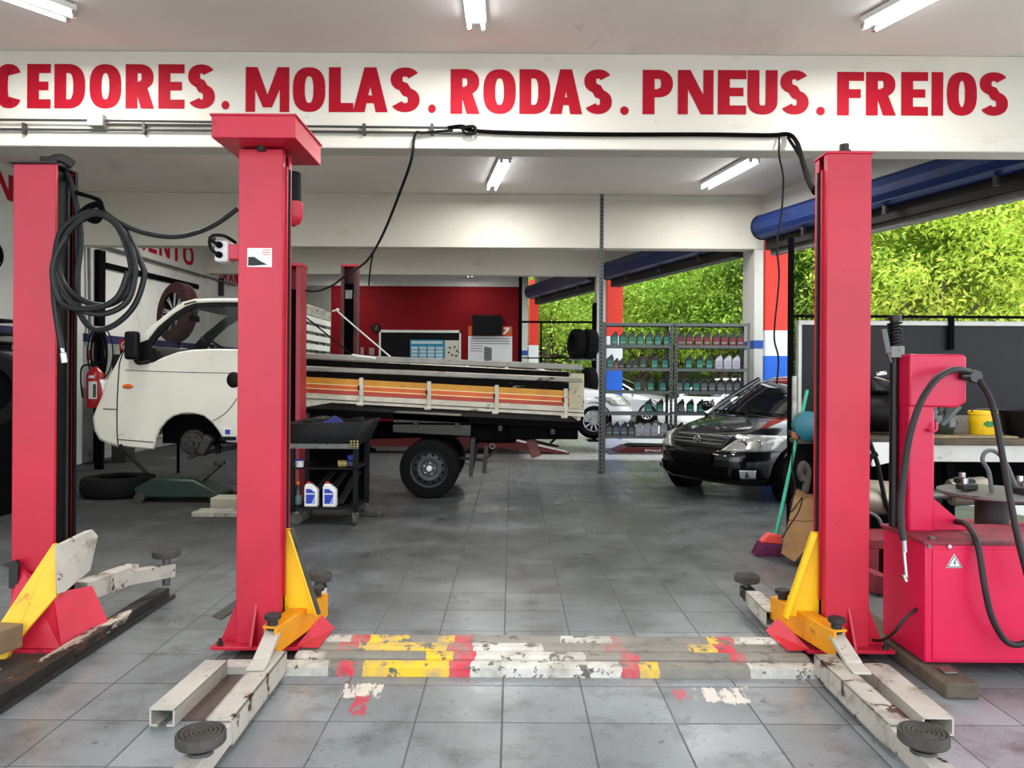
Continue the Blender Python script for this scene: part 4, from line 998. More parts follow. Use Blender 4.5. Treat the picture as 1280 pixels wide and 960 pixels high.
for k,(px,lb) in enumerate(((390,'white oil jug with blue label, beside the dark bottle on the cart bottom shelf'),(413,'white oil jug with blue label, the one nearer the cart caster on the right'))):
    t = thing('oil_jug', lb, 'oil jug', (X(px,dc+.06),dc+.08,cz(636)), 'white oil jugs on the cart', 0, True)
    jug(t, .128, .245, .085, PLW, BLL, PLR, PLW)
t = thing('oil_bottle', 'dark bottle with orange cap and green label on the cart bottom shelf', 'bottle', (X(372,dc+.06),dc+.09,cz(636)), None, 0, True)
MB().lathe((0,0,0),(0,0,1),[(.001,0),(.04,0),(.042,.01),(.042,.13),(.036,.16),(.02,.19),(.018,.215),(.001,.215)],20).build('bottle_body', mat('dark_green_plastic',(24,34,28),.3,var=0), t)
MB().cyl((0,0,.215),(0,0,.24),.022,n=14).build('cap', mat('orange_plastic',(236,96,30),.4,var=0), t)
MB().lathe((0,0,0),(0,0,1),[(.0425,.02),(.0428,.022),(.0428,.11),(.0425,.112)],20).build('label', mat('grey_green_label',(90,110,104),.5,var=.2,vscale=20), t)
MB().cyl((0,0,.24),(0,0,.42),.005,n=8).build('dip_tube', mat('amber_tube',(170,110,30),.4,var=0), t)
t = thing('plastic_pot', 'small white plastic pot on the cart middle shelf', 'pot', (X(374,dc+.08),dc+.1,cz(586.5)), None, 0, True)
MB().lathe((0,0,0),(0,0,1),[(.001,0),(.042,0),(.044,.05),(.046,.06),(.001,.06)],20).build('pot_body', PLW, t); MB().cyl((0,0,.06),(0,0,.074),.04,n=18).build('lid', PLB, t)
t = thing('coil_spring', 'yellowish coil spring lying on the cart middle shelf', 'spring', (X(430,dc+.08),dc+.1,cz(586.5)), None, 0, True)
mb = MB(); mb.tube([(-.055+.0016*i, .028*math.cos(i*.55), .034+.028*math.sin(i*.55)) for i in range(70)],.008,6); mb.build('coil', mat('yellowish_spring',(206,186,110),.4,.2,var=.05), t)
t = thing('blue_tool', 'blue hand tool standing at the right end of the cart middle shelf', 'tool', (X(440,dc+.06),dc+.1,cz(586.5)), None, 0, True)
MB().box(-.05,.03,-.04,.04,0,.07).build('tool_body', mat('dark_blue_plastic',(24,36,84),.4,var=.05), t, bevel=.015); MB().cyl((-.02,0,.07),(-.02,0,.12),.03).build('tool_head', PLB, t, bevel=.006)
t = thing('blue_rag', 'blue cloth lying on the black cart top tray', 'rag', (X(420,dc+.3),dc+.3,cz(557)+.09), None, 0, True)
mb = MB(); mb.grid(lambda u,v:((u-.5)*.28,(v-.5)*.2,.05+.07*math.sin(u*7+v*3)*math.sin(v*6+u)*(.5)+.10*(1-(2*u-1)**2)*(1-(2*v-1)**2)),12,10); mb.build('cloth', mat('blue_cloth',(30,34,104),.9,var=.15), t, solid=.006)
for k,(px,py,d) in enumerate(((462,622,8.35),(468,634,8.1))):
    mb = MB(); mb.obox((X(px,d),d,.03+.0*k),(.28-.06*k,.2,.06),Matrix.Rotation(.4-.7*k,3,'Z')); single(mb,'brake_pad', mat('grimy_part_grey',(86,84,80),.7,.2,var=.25,vscale=10), ('grimy metal part on the floor behind the tool cart' if k==0 else 'smaller grimy metal part on the floor next to the cart rear caster'), 'car part', bevel=.015)
# ------------------------------------------------------------------ cars: stacked rounded outlines
def lerp_levels(L, z):
    for a, b in zip(L, L[1:]):
        if a[0] <= z <= b[0]:
            f = (z-a[0])/(b[0]-a[0]); return [a[i]*(1-f)+b[i]*f for i in range(5)]
    return list(L[0] if z < L[0][0] else L[-1])
def outline(L, z, x):
    """front surface point of the body at height z and side position x"""
    _, yf, yr, w, n = lerp_levels(L, z)
    yc = (yf+yr)/2; a = (yf-yr)/2
    return Vector((x, yc + a*(max(0, 1-abs(x/w)**n))**(1/n), z))
def stack(mb, L, cap=True, N=72, sub=3):
    rows = []
    for a, b in zip(L, L[1:]):
        for k in range(sub): rows.append([a[i]+(b[i]-a[i])*k/sub for i in range(5)])
    rows.append(L[-1]); vs = []; n_ = len(rows)
    for z, yf, yr, w, n in rows:
        yc = (yf+yr)/2; a = (yf-yr)/2
        for i in range(N):
            t = 2*PI*(i+.5)/N; c, s_ = math.cos(t), math.sin(t)
            vs.append((w*math.copysign(abs(c)**(2/n), c), yc+a*math.copysign(abs(s_)**(2/n), s_), z))
    fs = [(j*N+i, j*N+(i+1)%N, (j+1)*N+(i+1)%N, (j+1)*N+i) for j in range(n_-1) for i in range(N)]
    if cap: fs += [tuple(range(N))[::-1], tuple(range((n_-1)*N, n_*N))]
    return mb.add(vs, fs)
CL = [(.17,1.66,-1.75,.70,4.0),(.21,1.82,-1.80,.77,4.0),(.30,1.90,-1.86,.825,4.0),(.46,1.92,-1.90,.835,4.0),(.52,1.91,-1.91,.837,4.0),(.60,1.87,-1.90,.837,4.0),(.70,1.80,-1.86,.833,3.9),(.76,1.70,-1.84,.815,3.5),
      (.81,1.52,-1.82,.80,3.6),(.86,1.28,-1.80,.785,3.8),(.90,1.03,-1.79,.77,4.0),(.925,.83,-1.78,.755,4.2)]
GH = [(.90,.92,-1.76,.745,4.6),(1.0,.72,-1.70,.725,4.6),(1.15,.43,-1.60,.68,4.6),(1.30,.12,-1.48,.62,4.6),(1.355,-.05,-1.40,.585,4.4)]
RF = [(1.345,-.02,-1.42,.595,4.4),(1.385,-.14,-1.34,.555,4.0),(1.405,-.30,-1.20,.49,3.6),(1.415,-.5,-1.0,.38,3.2)]
def patch_on(L, shape, lift, nx=14, nz=8):
    """a lens or panel laid over the body: shape(u, v) -> (x, z)"""
    def fn(u, v):
        x, z = shape(u, v); p = outline(L, z, x); return p + Vector((x*.02, lift, 0))
    return MB().grid(fn, nx, nz)
def quadshape(a, b, c, d):
    """a lower-left, b lower-right, c upper-right, d upper-left in (x, z)"""
    def f(u, v):
        return ((a[0]*(1-u)+b[0]*u)*(1-v)+(d[0]*(1-u)+c[0]*u)*v, (a[1]*(1-u)+b[1]*u)*(1-v)+(d[1]*(1-u)+c[1]*u)*v)
    return f
LENS = mat('pale_headlight_lens', (186,186,178), .16, .25, var=.25, vscale=14, spec=.8)
CGL = glass('dark_car_glass', (12,14,15), .04, .93)
def car(label, loc, rot, paint, group=None, detail=False, alloy=True):
    t = thing('car', label, 'car', loc, group, rot, True)
    stack(MB(), CL).build('body', paint, t, ang=50)
    stack(MB(), GH, N=56).build('windows', CGL, t, ang=45)
    stack(MB(), RF, N=56).build('roof', paint, t, ang=50)
    for sx_ in (-1,1):
        # windscreen, middle and rear pillars
        for (z0,y0,w0),(z1,y1,w1) in (((.90,.80,.735),(1.36,-.10,.585)),((.90,-.45,.75),(1.36,-.55,.60)),((.90,-1.55,.735),(1.36,-1.25,.57))):
            MB().tube([(sx_*w0,y0,z0),(sx_*(w0*.52+w1*.5),(y0+y1)/2+.02,(z0+z1)/2),(sx_*w1,y1,z1)],.032,8,4).build('pillar', paint, t)
        m = MB(); m.ell((sx_*.87,.62,1.0),(.10,.06,.075),14,8); m.bar((sx_*.74,.60,.94),(sx_*.84,.62,.97),.05,.03); m.build('side_mirror', paint, t)
        for yy in (1.12,-1.22):
            wh = bpy.data.objects.new('wheel', None); COL.objects.link(wh); wh.parent = t; ORG[wh] = ORG[t]
            c = (sx_*.735, yy, .29); ax = (sx_,0,0)
            wheel_parts(wh, c, ax, .29, .185, .195, '')
            if alloy:
                C = Vector(c); A = Vector(ax)
                rm = MB().lathe(C, A, [(.196,.10),(.185,.098),(.178,.05),(.001,.04)], 32).build('rim', BLKM, wh)
                m = MB()
                for i in range(10):
                    a = 2*PI*i/10; d = Vector((0,math.cos(a),math.sin(a)))
                    m.bar(C+A*.085+d*.03, C+A*.088+d*.185, .034,.02, up=A)
                m.lathe(C, A, [(.19,.10),(.196,.104),(.20,.10),(.196,.09)], 32, True); m.cyl(C+A*.06,C+A*.1,.045,n=18)
                m.build('spokes', mat('silver_alloy',(200,202,204),.25,.8,var=0), wh)
            MB().lathe((sx_*.70,yy,.30),ax,[(.001,.06),(.32,.06),(.335,.115),(.345,.118),(.345,.0)],32).build('wheel_arch', BLKM, t)
        q = quadshape((sx_*.35,.57),(sx_*.75,.58),(sx_*.77,.735),(sx_*.52,.747))
        patch_on(CL, q, .012).build('headlight', LENS, t, solid=.02)
    return t
BCAR = mat('black_car_paint', (6,7,9), .14, 0., var=0, spec=.4, coat=.45)
ang = math.atan2(.592,-.805)   # nose direction in plan: (-.805, -.592)
nose = Vector((2.20,9.30,0)); fwd = Vector((-.805,-.592,0))
cc = nose - fwd*1.92*1.06
blackcar = car('glossy black hatchback nosing in beside the oil shelves, headlights pale', (cc.x,cc.y,0), math.atan2(fwd.y,fwd.x)-PI/2, BCAR, None, True)
blackcar.scale = (1.06,1.06,1.06)
def flatpatch(name, q, lift, m, par=blackcar, solid=.01, nx=12, nz=6): return patch_on(CL, q, lift, nx, nz).build(name, m, par, solid=solid)
gr = flatpatch('grille', quadshape((-.36,.60),(.36,.60),(.40,.725),(-.40,.725)), .006, mat('black_grille',(9,9,10),.5,var=0))
for z_ in (.625,.665,.70):
    patch_on(CL, quadshape((-.35,z_),(.35,z_),(.355,z_+.012),(-.355,z_+.012)), .016, 14, 1).build('grille_bar', mat('dark_gloss_bar',(28,29,31),.2,.4,var=0), gr, solid=.012)
patch_on(CL, quadshape((-.40,.722),(.40,.722),(.405,.738),(-.405,.738)), .014, 14, 1).build('grille_trim', mat('dark_chrome',(120,122,126),.2,.9,var=0), gr, solid=.012)
# round badge with a bolt across it
bc = outline(CL,.672,0)+Vector((0,.03,0))
mb = MB(); mb.lathe(bc,(0,1,.15),[(.045+.007*math.cos(k*PI/3),.007*math.sin(k*PI/3)) for k in range(6)],26,True)
mb.tube([bc+Vector((.058,0,.010)),bc+Vector((-.012,.004,.010)),bc+Vector((.012,.004,-.010)),bc+Vector((-.058,0,-.010))],.006,6); mb.build('badge', CHR, blackcar)
flatpatch('air_intake', quadshape((-.42,.24),(.42,.24),(.44,.40),(-.44,.40)), .006, BLKM)
flatpatch('plate_holder', quadshape((-.26,.40),(.26,.40),(.27,.54),(-.27,.54)), .022, BLKM, solid=.02)
for sgn in (-1,1):
    flatpatch('bumper_strip', quadshape((sgn*.30,.555),(sgn*.80,.565),(sgn*.80,.578),(sgn*.31,.570)), .012, mat('dark_gloss_bar',(28,29,31),.2,.4,var=0))
    flatpatch('fog_lamp_recess', quadshape((sgn*.46,.26),(sgn*.70,.27),(sgn*.69,.385),(sgn*.48,.385)), .005, BLKM)
    fl = flatpatch('fog_lamp_bezel', quadshape((sgn*.55,.275),(sgn*.655,.28),(sgn*.665,.375),(sgn*.55,.375)), .014, mat('silver_bezel',(176,178,178),.3,.5,var=0))
    p = outline(CL,.325,sgn*.605)+Vector((0,.018,0)); MB().cyl(p-Vector((0,.03,0)),p+Vector((0,.010,0)),.034,n=20).build('fog_lamp', mat('smoked_lens',(40,42,44),.1,.2,var=0), fl)
    p = outline(CL,.655,sgn*.60); 
    for xo,r in ((.56,.045),(.665,.04)):
        p = outline(CL,.66,sgn*xo)+Vector((0,.006,0)); MB().lathe(p,(sgn*.2,1,0),[(.001,.02),(r*.6,.024),(r,.034),(r*1.05,.03)],18).build('reflector', CHR, blackcar)
for k,(a,b) in enumerate(((-.45,.1),(.1,.6))):
    MB().tube([(a,.85,.945),((a+b)/2,.84,.955),(b,.80,.96)],.010,6,4).build('wiper', BLKM, blackcar)
WCAR = mat('white_car_paint', (226,228,230), .2, var=0, coat=.6)
SCAR = mat('silver_car_paint', (168,172,176), .25, .3, var=0, coat=.6)
car('white car up on the red ramp lift, seen beyond the truck tail', (.42,15.25,.33), -PI/2, WCAR, alloy=True)
car('silver car parked outside, seen behind the pair of hanging tyres', (3.6,25.5,0), -2.0, SCAR)
car('white car parked outside behind the oil shelves', (5.7,21.0,0), 2.15, WCAR)
# ------------------------------------------------------------------ oil shelves
SHG = mat('grey_slotted_steel', (98,102,101), .5, .2, var=.1)
ds = 11.75; sdp = .34
def zsh(py): return Z(py, ds)
SHZ = [404.5,432,461,489.5,516.5,545.5]
def shelf(label, xa, xb, tall, skip=()):
    t = thing('steel_shelf', label, 'shelf', ((xa+xb)/2,ds+sdp/2,0), 'slotted steel shelf units')
    for px_,xx in ((0,xa),(1,xb)):
        for yy in (ds,ds+sdp):
            h = tall if (tall and px_==0 and yy==ds) else zsh(402)
            sgn = 1 if px_==0 else -1; sy = 1 if yy==ds else -1
            lg = MB().box(min(xx,xx+sgn*.04),max(xx,xx+sgn*.04),yy-.002,yy+.002,0,h)
            lg.box(xx-.002,xx+.002,min(yy,yy+sy*.045),max(yy,yy+sy*.045),0,h).build('upright', SHG, t)
    for py in SHZ:
        z = zsh(py); MB().box(xa+.005,xb-.005,ds+.005,ds+sdp-.005,z-.004,z+.004).build('shelf_board', SHG, t)
        for yy in (ds-.004, ds+sdp): MB().box(xa,xb,yy,yy+.004,z-.022,z+.022).build('shelf_edge', SHG, t)
    return t
xa1,xb1,xa2,xb2 = X(754,ds),X(840.5,ds),X(843.5,ds),X(937,ds)
sh1 = shelf('left slotted steel shelf unit full of green-labelled oil bottles, one upright reaching the ceiling', xa1, xb1, None)
sh2 = shelf('right slotted steel shelf unit of oil bottles, directly behind the black car', xa2, xb2, None)
# rows of dark slots down the uprights
def slots(t, xx, sgn, h):
    mb = MB()
    z = .06
    while z < h-.05: mb.box(xx+sgn*.012,xx+sgn*.026,ds-.0045,ds-.0025,z,z+.03); z += .06
    mb.build('slot_pattern', BLKM, t)
slots(sh1,xb1,-1,zsh(402)); slots(sh2,xa2,1,zsh(402))
ptl = thing('tall_upright', 'tall slotted steel angle post rising to the ceiling left of the oil shelves', 'post', (X(750.5,11.7),11.7,0))
MB().box(X(749,11.68),X(753.5,11.68),11.68,11.684,0,4.24).build('angle_face', SHG, ptl); MB().box(X(749,11.68),X(749,11.68)+.004,11.68,11.73,0,4.24).build('angle_side', SHG, ptl)
mb = MB(); z=.06
while z < 4.15: mb.box(X(750.6,11.68),X(752,11.68),11.6775,11.6795,z,z+.03); z += .06
mb.build('slot_pattern', BLKM, ptl)
MB().box(X(748,11.68),X(754.5,11.68),11.66,11.74,0,.02).build('foot_plate', DSTL, ptl)
# bottles
BKB = mat('black_bottle_plastic', (20,22,22), .3, var=0)
KIND = {
 'g': ('green-labelled black oil bottle', BKB, mat('sea_green_label',(24,116,96),.45,var=.1,vscale=30), BKB, 'full'),
 'r': ('dark red-labelled black oil bottle', BKB, mat('maroon_label',(128,28,44),.45,var=.15,vscale=30), BKB, 'full'),
 'd': ('black oil bottle with grey label', BKB, mat('slate_label',(98,98,104),.5,var=.15,vscale=30), BKB, 'full'),
 's': ('silver-grey oil bottle', mat('silver_bottle_plastic',(158,158,166),.35,.2,var=.05), mat('lilac_grey_label',(178,174,190),.5,var=.15,vscale=30), BKB, 'full'),
 'w': ('pale silver oil bottle', mat('pale_bottle_plastic',(196,196,206),.35,.1,var=.05), mat('lilac_grey_label',(178,174,190),.5,var=.15,vscale=30), mat('pale_cap',(190,190,198),.4,var=0), 'full'),
 'k': ('small black bottle with dark label', BKB, mat('charcoal_label',(44,42,42),.5,var=.1), BKB, 'small'),
 'b': ('small black bottle with brown label', BKB, mat('brown_label',(120,66,42),.5,var=.1), BKB, 'small'),
 'q': ('square dark olive oil can', mat('olive_can',(40,52,42),.35,.2,var=.1), mat('olive_label',(56,72,58),.5,var=.1), BKB, 'full'),
}
ROWS = [
 (0, 1, 'gggggggg'[:7], [160,222,285,348,412,475,540], 'top shelf'),
 (1, 1, 'rrrrrrrr', [645,705,768,835,900,958,1018,1075], 'top shelf'),
 (0, 2, 'gbkkkqgg', [130,174,213,266,313,368,450,530], 'second shelf'),
 (1, 2, 'gggwww', [700,780,847,922,985,1047], 'second shelf'),
 (0, 3, 'ggg', [333,425,515], 'third shelf'),
 (1, 3, 'dggddddd'[:1]+'ggddddd', [634,690,757,815,872,930,993,1050], 'third shelf'),
 (0, 4, 'gg', [413,495], 'fourth shelf'),
 (1, 4, 'dggssss', [648,715,792,866,935,990,1032], 'fourth shelf'),
 (0, 5, 'ddddsss'+'s', [126,176,234,288,343,400,455,525], 'bottom shelf'),
 (1, 5, 'dssss', [645,705,765,830,895], 'bottom shelf'),
]
protos = {}
ORDN = ['first','second','third','fourth','fifth','sixth','seventh','eighth','ninth']
def oilb(kind, label, loc, group):
    nm, body, lab, cap, size = KIND[kind]
    if kind in protos: return dup(protos[kind], loc, None, label, group)
    t = thing('oil_bottle', label, 'oil bottle', loc, group, 0, True)
    w, h, d = (.108,.225,.07) if size == 'full' else (.08,.17,.06)
    if kind == 'q': w = .098
    jug(t, -w, h, d, body, None, cap)
    mb = MB(); a = w*.40; y = -d/2-.0015
    mb.add([(-a,y,h*.10),(a,y,h*.10),(a,y,h*.52),(a*.5,y,h*.64),(-a*.5,y,h*.64),(-a,y,h*.52)],[(0,1,2,3,4,5)]); lb = mb.build('label', lab, t)
    mb = MB(); mb.add([(-a*.9,y-.001,h*.22),(a*.9,y-.001,h*.22),(a*.9,y-.001,h*.30),(-a*.9,y-.001,h*.30)],[(0,1,2,3)]); mb.build('label_band', mat('pale_label_band',(150,166,160),.5,var=.2,vscale=30), lb)
    protos[kind] = t; return t
random.seed(3)
for unit, row, kinds, xs, where in ROWS:
    un = 'left unit' if unit == 0 else 'right unit'
    for i,(kd,zx) in enumerate(zip(kinds, xs)):
        px = 740+zx*.1719
        same = [j for j in range(len(kinds)) if kinds[j]==kd]
        nm = KIND[kd][0]
        n_ = same.index(i)
        if len(same)==1: lb = '%s on the %s of the %s' % (nm, where, un)
        else: lb = "%s, %s of its kind on the %s's %s" % (nm, ORDN[n_], un, where)
        oilb(kd, lb, (X(px,ds+.07), ds+.075+random.uniform(-.01,.02), zsh(SHZ[row])+.005), 'oil bottles on the %s of the %s' % (where, un))
# ------------------------------------------------------------------ window frame, tyre rack by the far opening
fr = MB(); d = 18.0
mb = MB()
for px,w_,pt in ((650,.08,344),(676,.035,402),(742.5,.10,380)):
    mb.box(X(px,d)-w_/2,X(px,d)+w_/2,d-.03,d+.03,0,Z(pt,d))
mb.box(X(650,d),X(744,d),d-.025,d+.025,Z(403.5,d),Z(401,d)); mb.box(X(650,d),X(744,d),d-.025,d+.025,Z(448,d),Z(446.5,d))
struct(mb.build('window_1', BLKM))
rk = thing('tyre_stand', 'black upright tyre display stand beside the far pillar', 'stand', (X(744,17.2),17.2,0))
MB().box(X(741,17.2),X(745.5,17.2),17.18,17.26,0,Z(378,17.2)).build('post', BLKM, rk); MB().box(X(735,17.2),X(749,17.2),17.0,17.4,0,.03).build('base', BLKM, rk)
for pz in (449,497): MB().bar((X(744,17.2),17.14,Z(pz,17.2)),(X(712,17.2),17.14,Z(pz,17.2)),.04,.04).build('arm', STL, rk)
def tyre(label, c, ax, R, W, group=None, rim=None):
    t = thing('tyre', label, 'tyre', c, group, 0, True)
    wheel_parts(t, (0,0,0), ax, R, W, R*.62, '')
    if rim: MB().lathe((0,0,0), ax, [(R*.62,W*.3),(R*.5,W*.2),(R*.15,W*.25),(.001,W*.25)],24).build('rim', rim, t)
    return t
dT = 17.1
tyre('upright tyre on the display stand, the left one of the hanging pair', (X(721,dT),dT,Z(429.5,dT)), (1,.30,-.06), .335, .24, 'tyres on the display stand')
tyre('upright tyre on the display stand, the right one of the hanging pair', (X(736,dT),dT,Z(429.5,dT)), (1,.30,-.06), .335, .24, 'tyres on the display stand')
tyre('upright tyre lower on the display stand, behind the truck tail', (X(736.5,dT),dT,Z(477,dT)), (1,.30,0), .33, .2, 'tyres on the display stand')
RMP2 = thing('scissor_jack', 'flat red scissor lift on the floor under the oil shelves, white lettering on its side', 'car lift', (X(830,14.6),14.6,0))
MB().xz([(X(768,14.6),.02),(X(782,14.6),.12),(X(900,14.6),.12),(X(900,14.6),.02)],14.5,15.2).build('deck', RMP, RMP2, bevel=.006)
MB().box(X(760,14.6),X(900,14.6),14.35,15.4,0,.02).build('floor_frame', STL, RMP2)
MB().xz([(X(784,14.6),.12),(X(790,14.6),.15),(X(900,14.6),.13),(X(900,14.6),.12)],14.55,15.15).build('deck_cover', DKP, RMP2)
mb = paint_glyphs([(c_,X(807+k*2.9,14.49),X(809.4+k*2.9,14.49),.045,.085,.01,.2) for k,c_ in enumerate('ERVSALE')], lambda u,v,l: Vector((u,14.5-l,v)), .003)
mb.build('white_lettering', PLW, RMP2, recalc=False)
# ------------------------------------------------------------------ tyre changer on the right
tc = thing('tyre_changer', 'crimson tyre changer with hoses and a warning triangle, standing on wooden beams', 'tyre changer', (2.6,4.1,.08))
bx0, bx1, by0, by1 = 2.045, 3.05, 3.79, 4.22
MB().box(bx0,bx1,by0,by1,.085,.672).build('cabinet', MACH, tc, bevel=.006)
MB().box(bx0-.012,bx1+.012,by0-.012,by1+.012,.668,.688).build('cabinet_top', mat('dusty_crimson',(150,48,64),.6,.1,var=.2,vscale=4,wear=[('4a3432',6,.55,.08,(1,1,1))]), tc, bevel=.004)
MB().box(bx0+.035,bx1-.02,by0-.006,by0,.10,.645).build('front_panel', MACH, tc, bevel=.003)
for xx in (bx0+.015,2.16,2.62):
    MB().cyl((xx,by0-.012,.662),(xx,by0-.004,.662),.010,n=10).build('panel_screw', CHR if xx<2.5 and xx>2.1 else STL, tc)
MB().cyl((bx0+.06,by0+.05,.688),(bx0+.06,by0+.05,.70),.02,n=6).build('corner_bolt', STL, tc)
# high voltage triangle with a bolt
tx, tz, ty_ = X(1193,by0), Z(700,by0), by0-.008
tri = lambda r,dy: [(tx-r*.87,ty_+dy,tz-r*.5),(tx+r*.87,ty_+dy,tz-r*.5),(tx,ty_+dy,tz+r)]
sg = MB().add(tri(.047,0),[(0,1,2)]).build('warning_sign', PLW, tc, solid=.001)
MB().add(tri(.040,-.0015),[(0,1,2)]).build('sign_border', INK, sg)
MB().add(tri(.033,-.0025),[(0,1,2)]).build('sign_field', PLW, sg)
mb = MB(); mb.add([(tx+.003,ty_-.004,tz+.02),(tx-.007,ty_-.004,tz-.002),(tx+.001,ty_-.004,tz-.000),(tx-.003,ty_-.004,tz-.016),(tx+.008,ty_-.004,tz+.005),(tx+.001,ty_-.004,tz+.004),(tx+.007,ty_-.004,tz+.02)],[tuple(range(7))]); mb.build('sign_bolt', INK, sg)
# column with head, gusset, hook
kx0,kx1,ky0,ky1 = 2.085,2.222,4.03,4.20
MB().box(kx0,kx1,ky0,ky1,.68,1.42).build('column', MACH, tc, bevel=.012)
mb = MB(); mb.xz([(kx0-.004,1.34),(X(1196,ky0),1.335),(X(1207,ky0),1.365),(X(1207,ky0),1.60),(X(1203,ky0),1.615),(kx0-.004,1.615)],ky0-.012,ky1); mb.build('head', MACH, tc, bevel=.014, seg=3)
MB().xz([(kx1,.69),(kx1+.20,.69),(kx1+.19,.70),(kx1,.86)],ky0+.02,ky0+.035).build('gusset', MACH, tc)
mb = MB(); mb.tube([(kx1-.04,ky0,1.22),(kx1-.04,ky0-.03,1.215),(kx1-.015,ky0-.035,1.22),(kx1-.012,ky0-.03,1.26)],.008,8,4); mb.build('hook', MACH, tc)
mb = MB(); x_=X(1118,4.15); mb.cyl((x_,4.15,.69),(x_,4.15,1.80),.024,n=16); mb.cyl((x_,4.15,1.80),(x_,4.15,1.825),.034,n=16); mb.build('ram', mat('oily_black_steel',(26,27,27),.35,.4,var=.1), tc)
mb = MB(); mb.tube([(x_+.035*math.cos(i*.75),4.15+.035*math.sin(i*.75),1.63+.0021*i) for i in range(76)],.006,6); mb.build('ram_spring', BLK, tc)
mb = MB(); mb.bar((X(1104,4.1),4.1,1.75),(X(1110,4.1),4.1,1.62),.03,.02,up=(0,1,0)); mb.bar((X(1110,4.1),4.1,1.63),(X(1114,4.1),4.1,1.57),.012,.012,up=(0,1,0)); mb.build('lock_lever', GAL, tc, bevel=.004)
MB().cyl((x_,4.15,1.60),(x_,4.15,1.66),.05,n=6).build('ram_collar', STL, tc)
fx = Vector((X(1217,4.0),4.0,Z(467,4.0)))
mb = MB(); mb.cyl(fx-Vector((.07,0,-.004)),fx,.022,n=12); mb.cyl(fx-Vector((0,.025,0)),fx+Vector((0,.02,0)),.036,n=8); mb.build('hose_fitting', mat('tarnished_fitting',(74,74,74),.35,.8,var=.2,vscale=20), tc, bevel=.004)
HOSE = mat('charcoal_hose_rubber', (34,29,31), .55, var=.1, spec=.4)
hp = lambda L: [Vector(P(a,b,c)) for a,b,c in L]
mb = MB(); mb.tube(hp([(1213,465,3.99),(1195,462,3.93),(1175,470,3.88),(1158,490,3.84),(1146,515,3.82),(1136,550,3.82),(1130,590,3.82),(1126,630,3.80),(1127,660,3.76),(1130,676,3.74)]),.0165,10,6); mb.build('air_hose', HOSE, tc)
mb = MB(); mb.tube(hp([(1130,672,3.74),(1131,690,3.74)]),.012,10); mb.tube(hp([(1130,690,3.74),(1133,722,3.73)]),.007,8); mb.tube(hp([(1133,722,3.73),(1128,720,3.71),(1133,726,3.71)]),.009,8); mb.build('air_nozzle', CHR, tc)
mb = MB(); mb.tube(hp([(1221,472,4.0),(1236,495,3.92),(1245,525,3.86),(1254,575,3.80),(1263,625,3.72),(1274,680,3.68),(1290,740,3.66)]),.0155,10,6); mb.build('air_hose', HOSE, tc)
mb = MB(); mb.tube(hp([(1195,652,4.05),(1207,655,3.95),(1217,668,3.80),(1224,690,3.74),(1231,735,3.70),(1240,772,3.69),(1256,800,3.69),(1272,806,3.69),(1290,800,3.69)]),.015,10,6); mb.build('air_hose', HOSE, tc)
mb = MB(); mb.tube(hp([(1153,757,3.92),(1144,762,3.86),(1130,775,3.84),(1118,790,3.86),(1104,800,3.98),(1090,800,4.1)]),.008,8,5); mb.build('power_cable', HOSE, tc)
MB().obox(P(1153,756,3.925)-Vector((.004,0,0)),(.014,.05,.05)).build('cable_clip', STL, tc, bevel=.004)
# turntable
tt = Vector((2.83,4.52,.83))
MB().cyl((2.83,4.52,.62),(2.83,4.52,.8),.09,n=20).build('turntable_shaft', DSTL, tc)
MB().box(2.5,3.1,4.2,4.75,.085,.62).build('rear_cabinet', MACH, tc, bevel=.01)
MB().lathe(tt,(0,0,1),[(.001,-.03),(.27,-.03),(.29,-.02),(.29,-.004),(.27,.0),(.12,.012),(.001,.016)],40).build('turntable', mat('worn_turntable_steel',(122,120,114),.5,.5,var=.15,vscale=6,wear=[('4a4640',7,.6,.05,(1,1,1))]), tc, ang=25)
for a in (.3,1.87,3.44,5.0):
    p = tt+Vector((.19*math.cos(a),.19*math.sin(a),.03)); MB().obox(p,(.11,.06,.035),Matrix.Rotation(a,3,'Z')).build('jaw', mat('dark_jaw_steel',(48,48,46),.45,.5,var=.1), tc, bevel=.006)
    MB().cyl(p+Vector((.02*math.cos(a),.02*math.sin(a),.017)),p+Vector((.02*math.cos(a),.02*math.sin(a),.05)),.02,n=10).build('jaw_bolt', CHR, tc)
mb = MB(); mb.tube(hp([(1240,618,4.4),(1236,590,4.4),(1228,575,4.4),(1233,564,4.4),(1245,565,4.4),(1258,580,4.4),(1272,615,4.4)]),.012,8,5); mb.build('mount_lever', GAL, tc)
WOD = mat('weathered_beam_wood', (98,88,74), .8, var=.2, vscale=5, wear=[('50463a',9,.55,.08,(1,.3,1))], bump=.3, bscale=30)
for k,(xa,lb) in enumerate(((2.02,'weathered wooden beam under the left side of the tyre changer'),(2.86,'wooden beam under the hidden right side of the tyre changer'))):
    mb = MB(); mb.box(xa,xa+.16,3.56,4.7,0,.075); single(mb,'wooden_beam',WOD,lb,'beam',bevel=.01)
MB().obox((2.105,3.70,.082),(.06,.07,.014)).build('foot_clamp', STL, tc, bevel=.004)
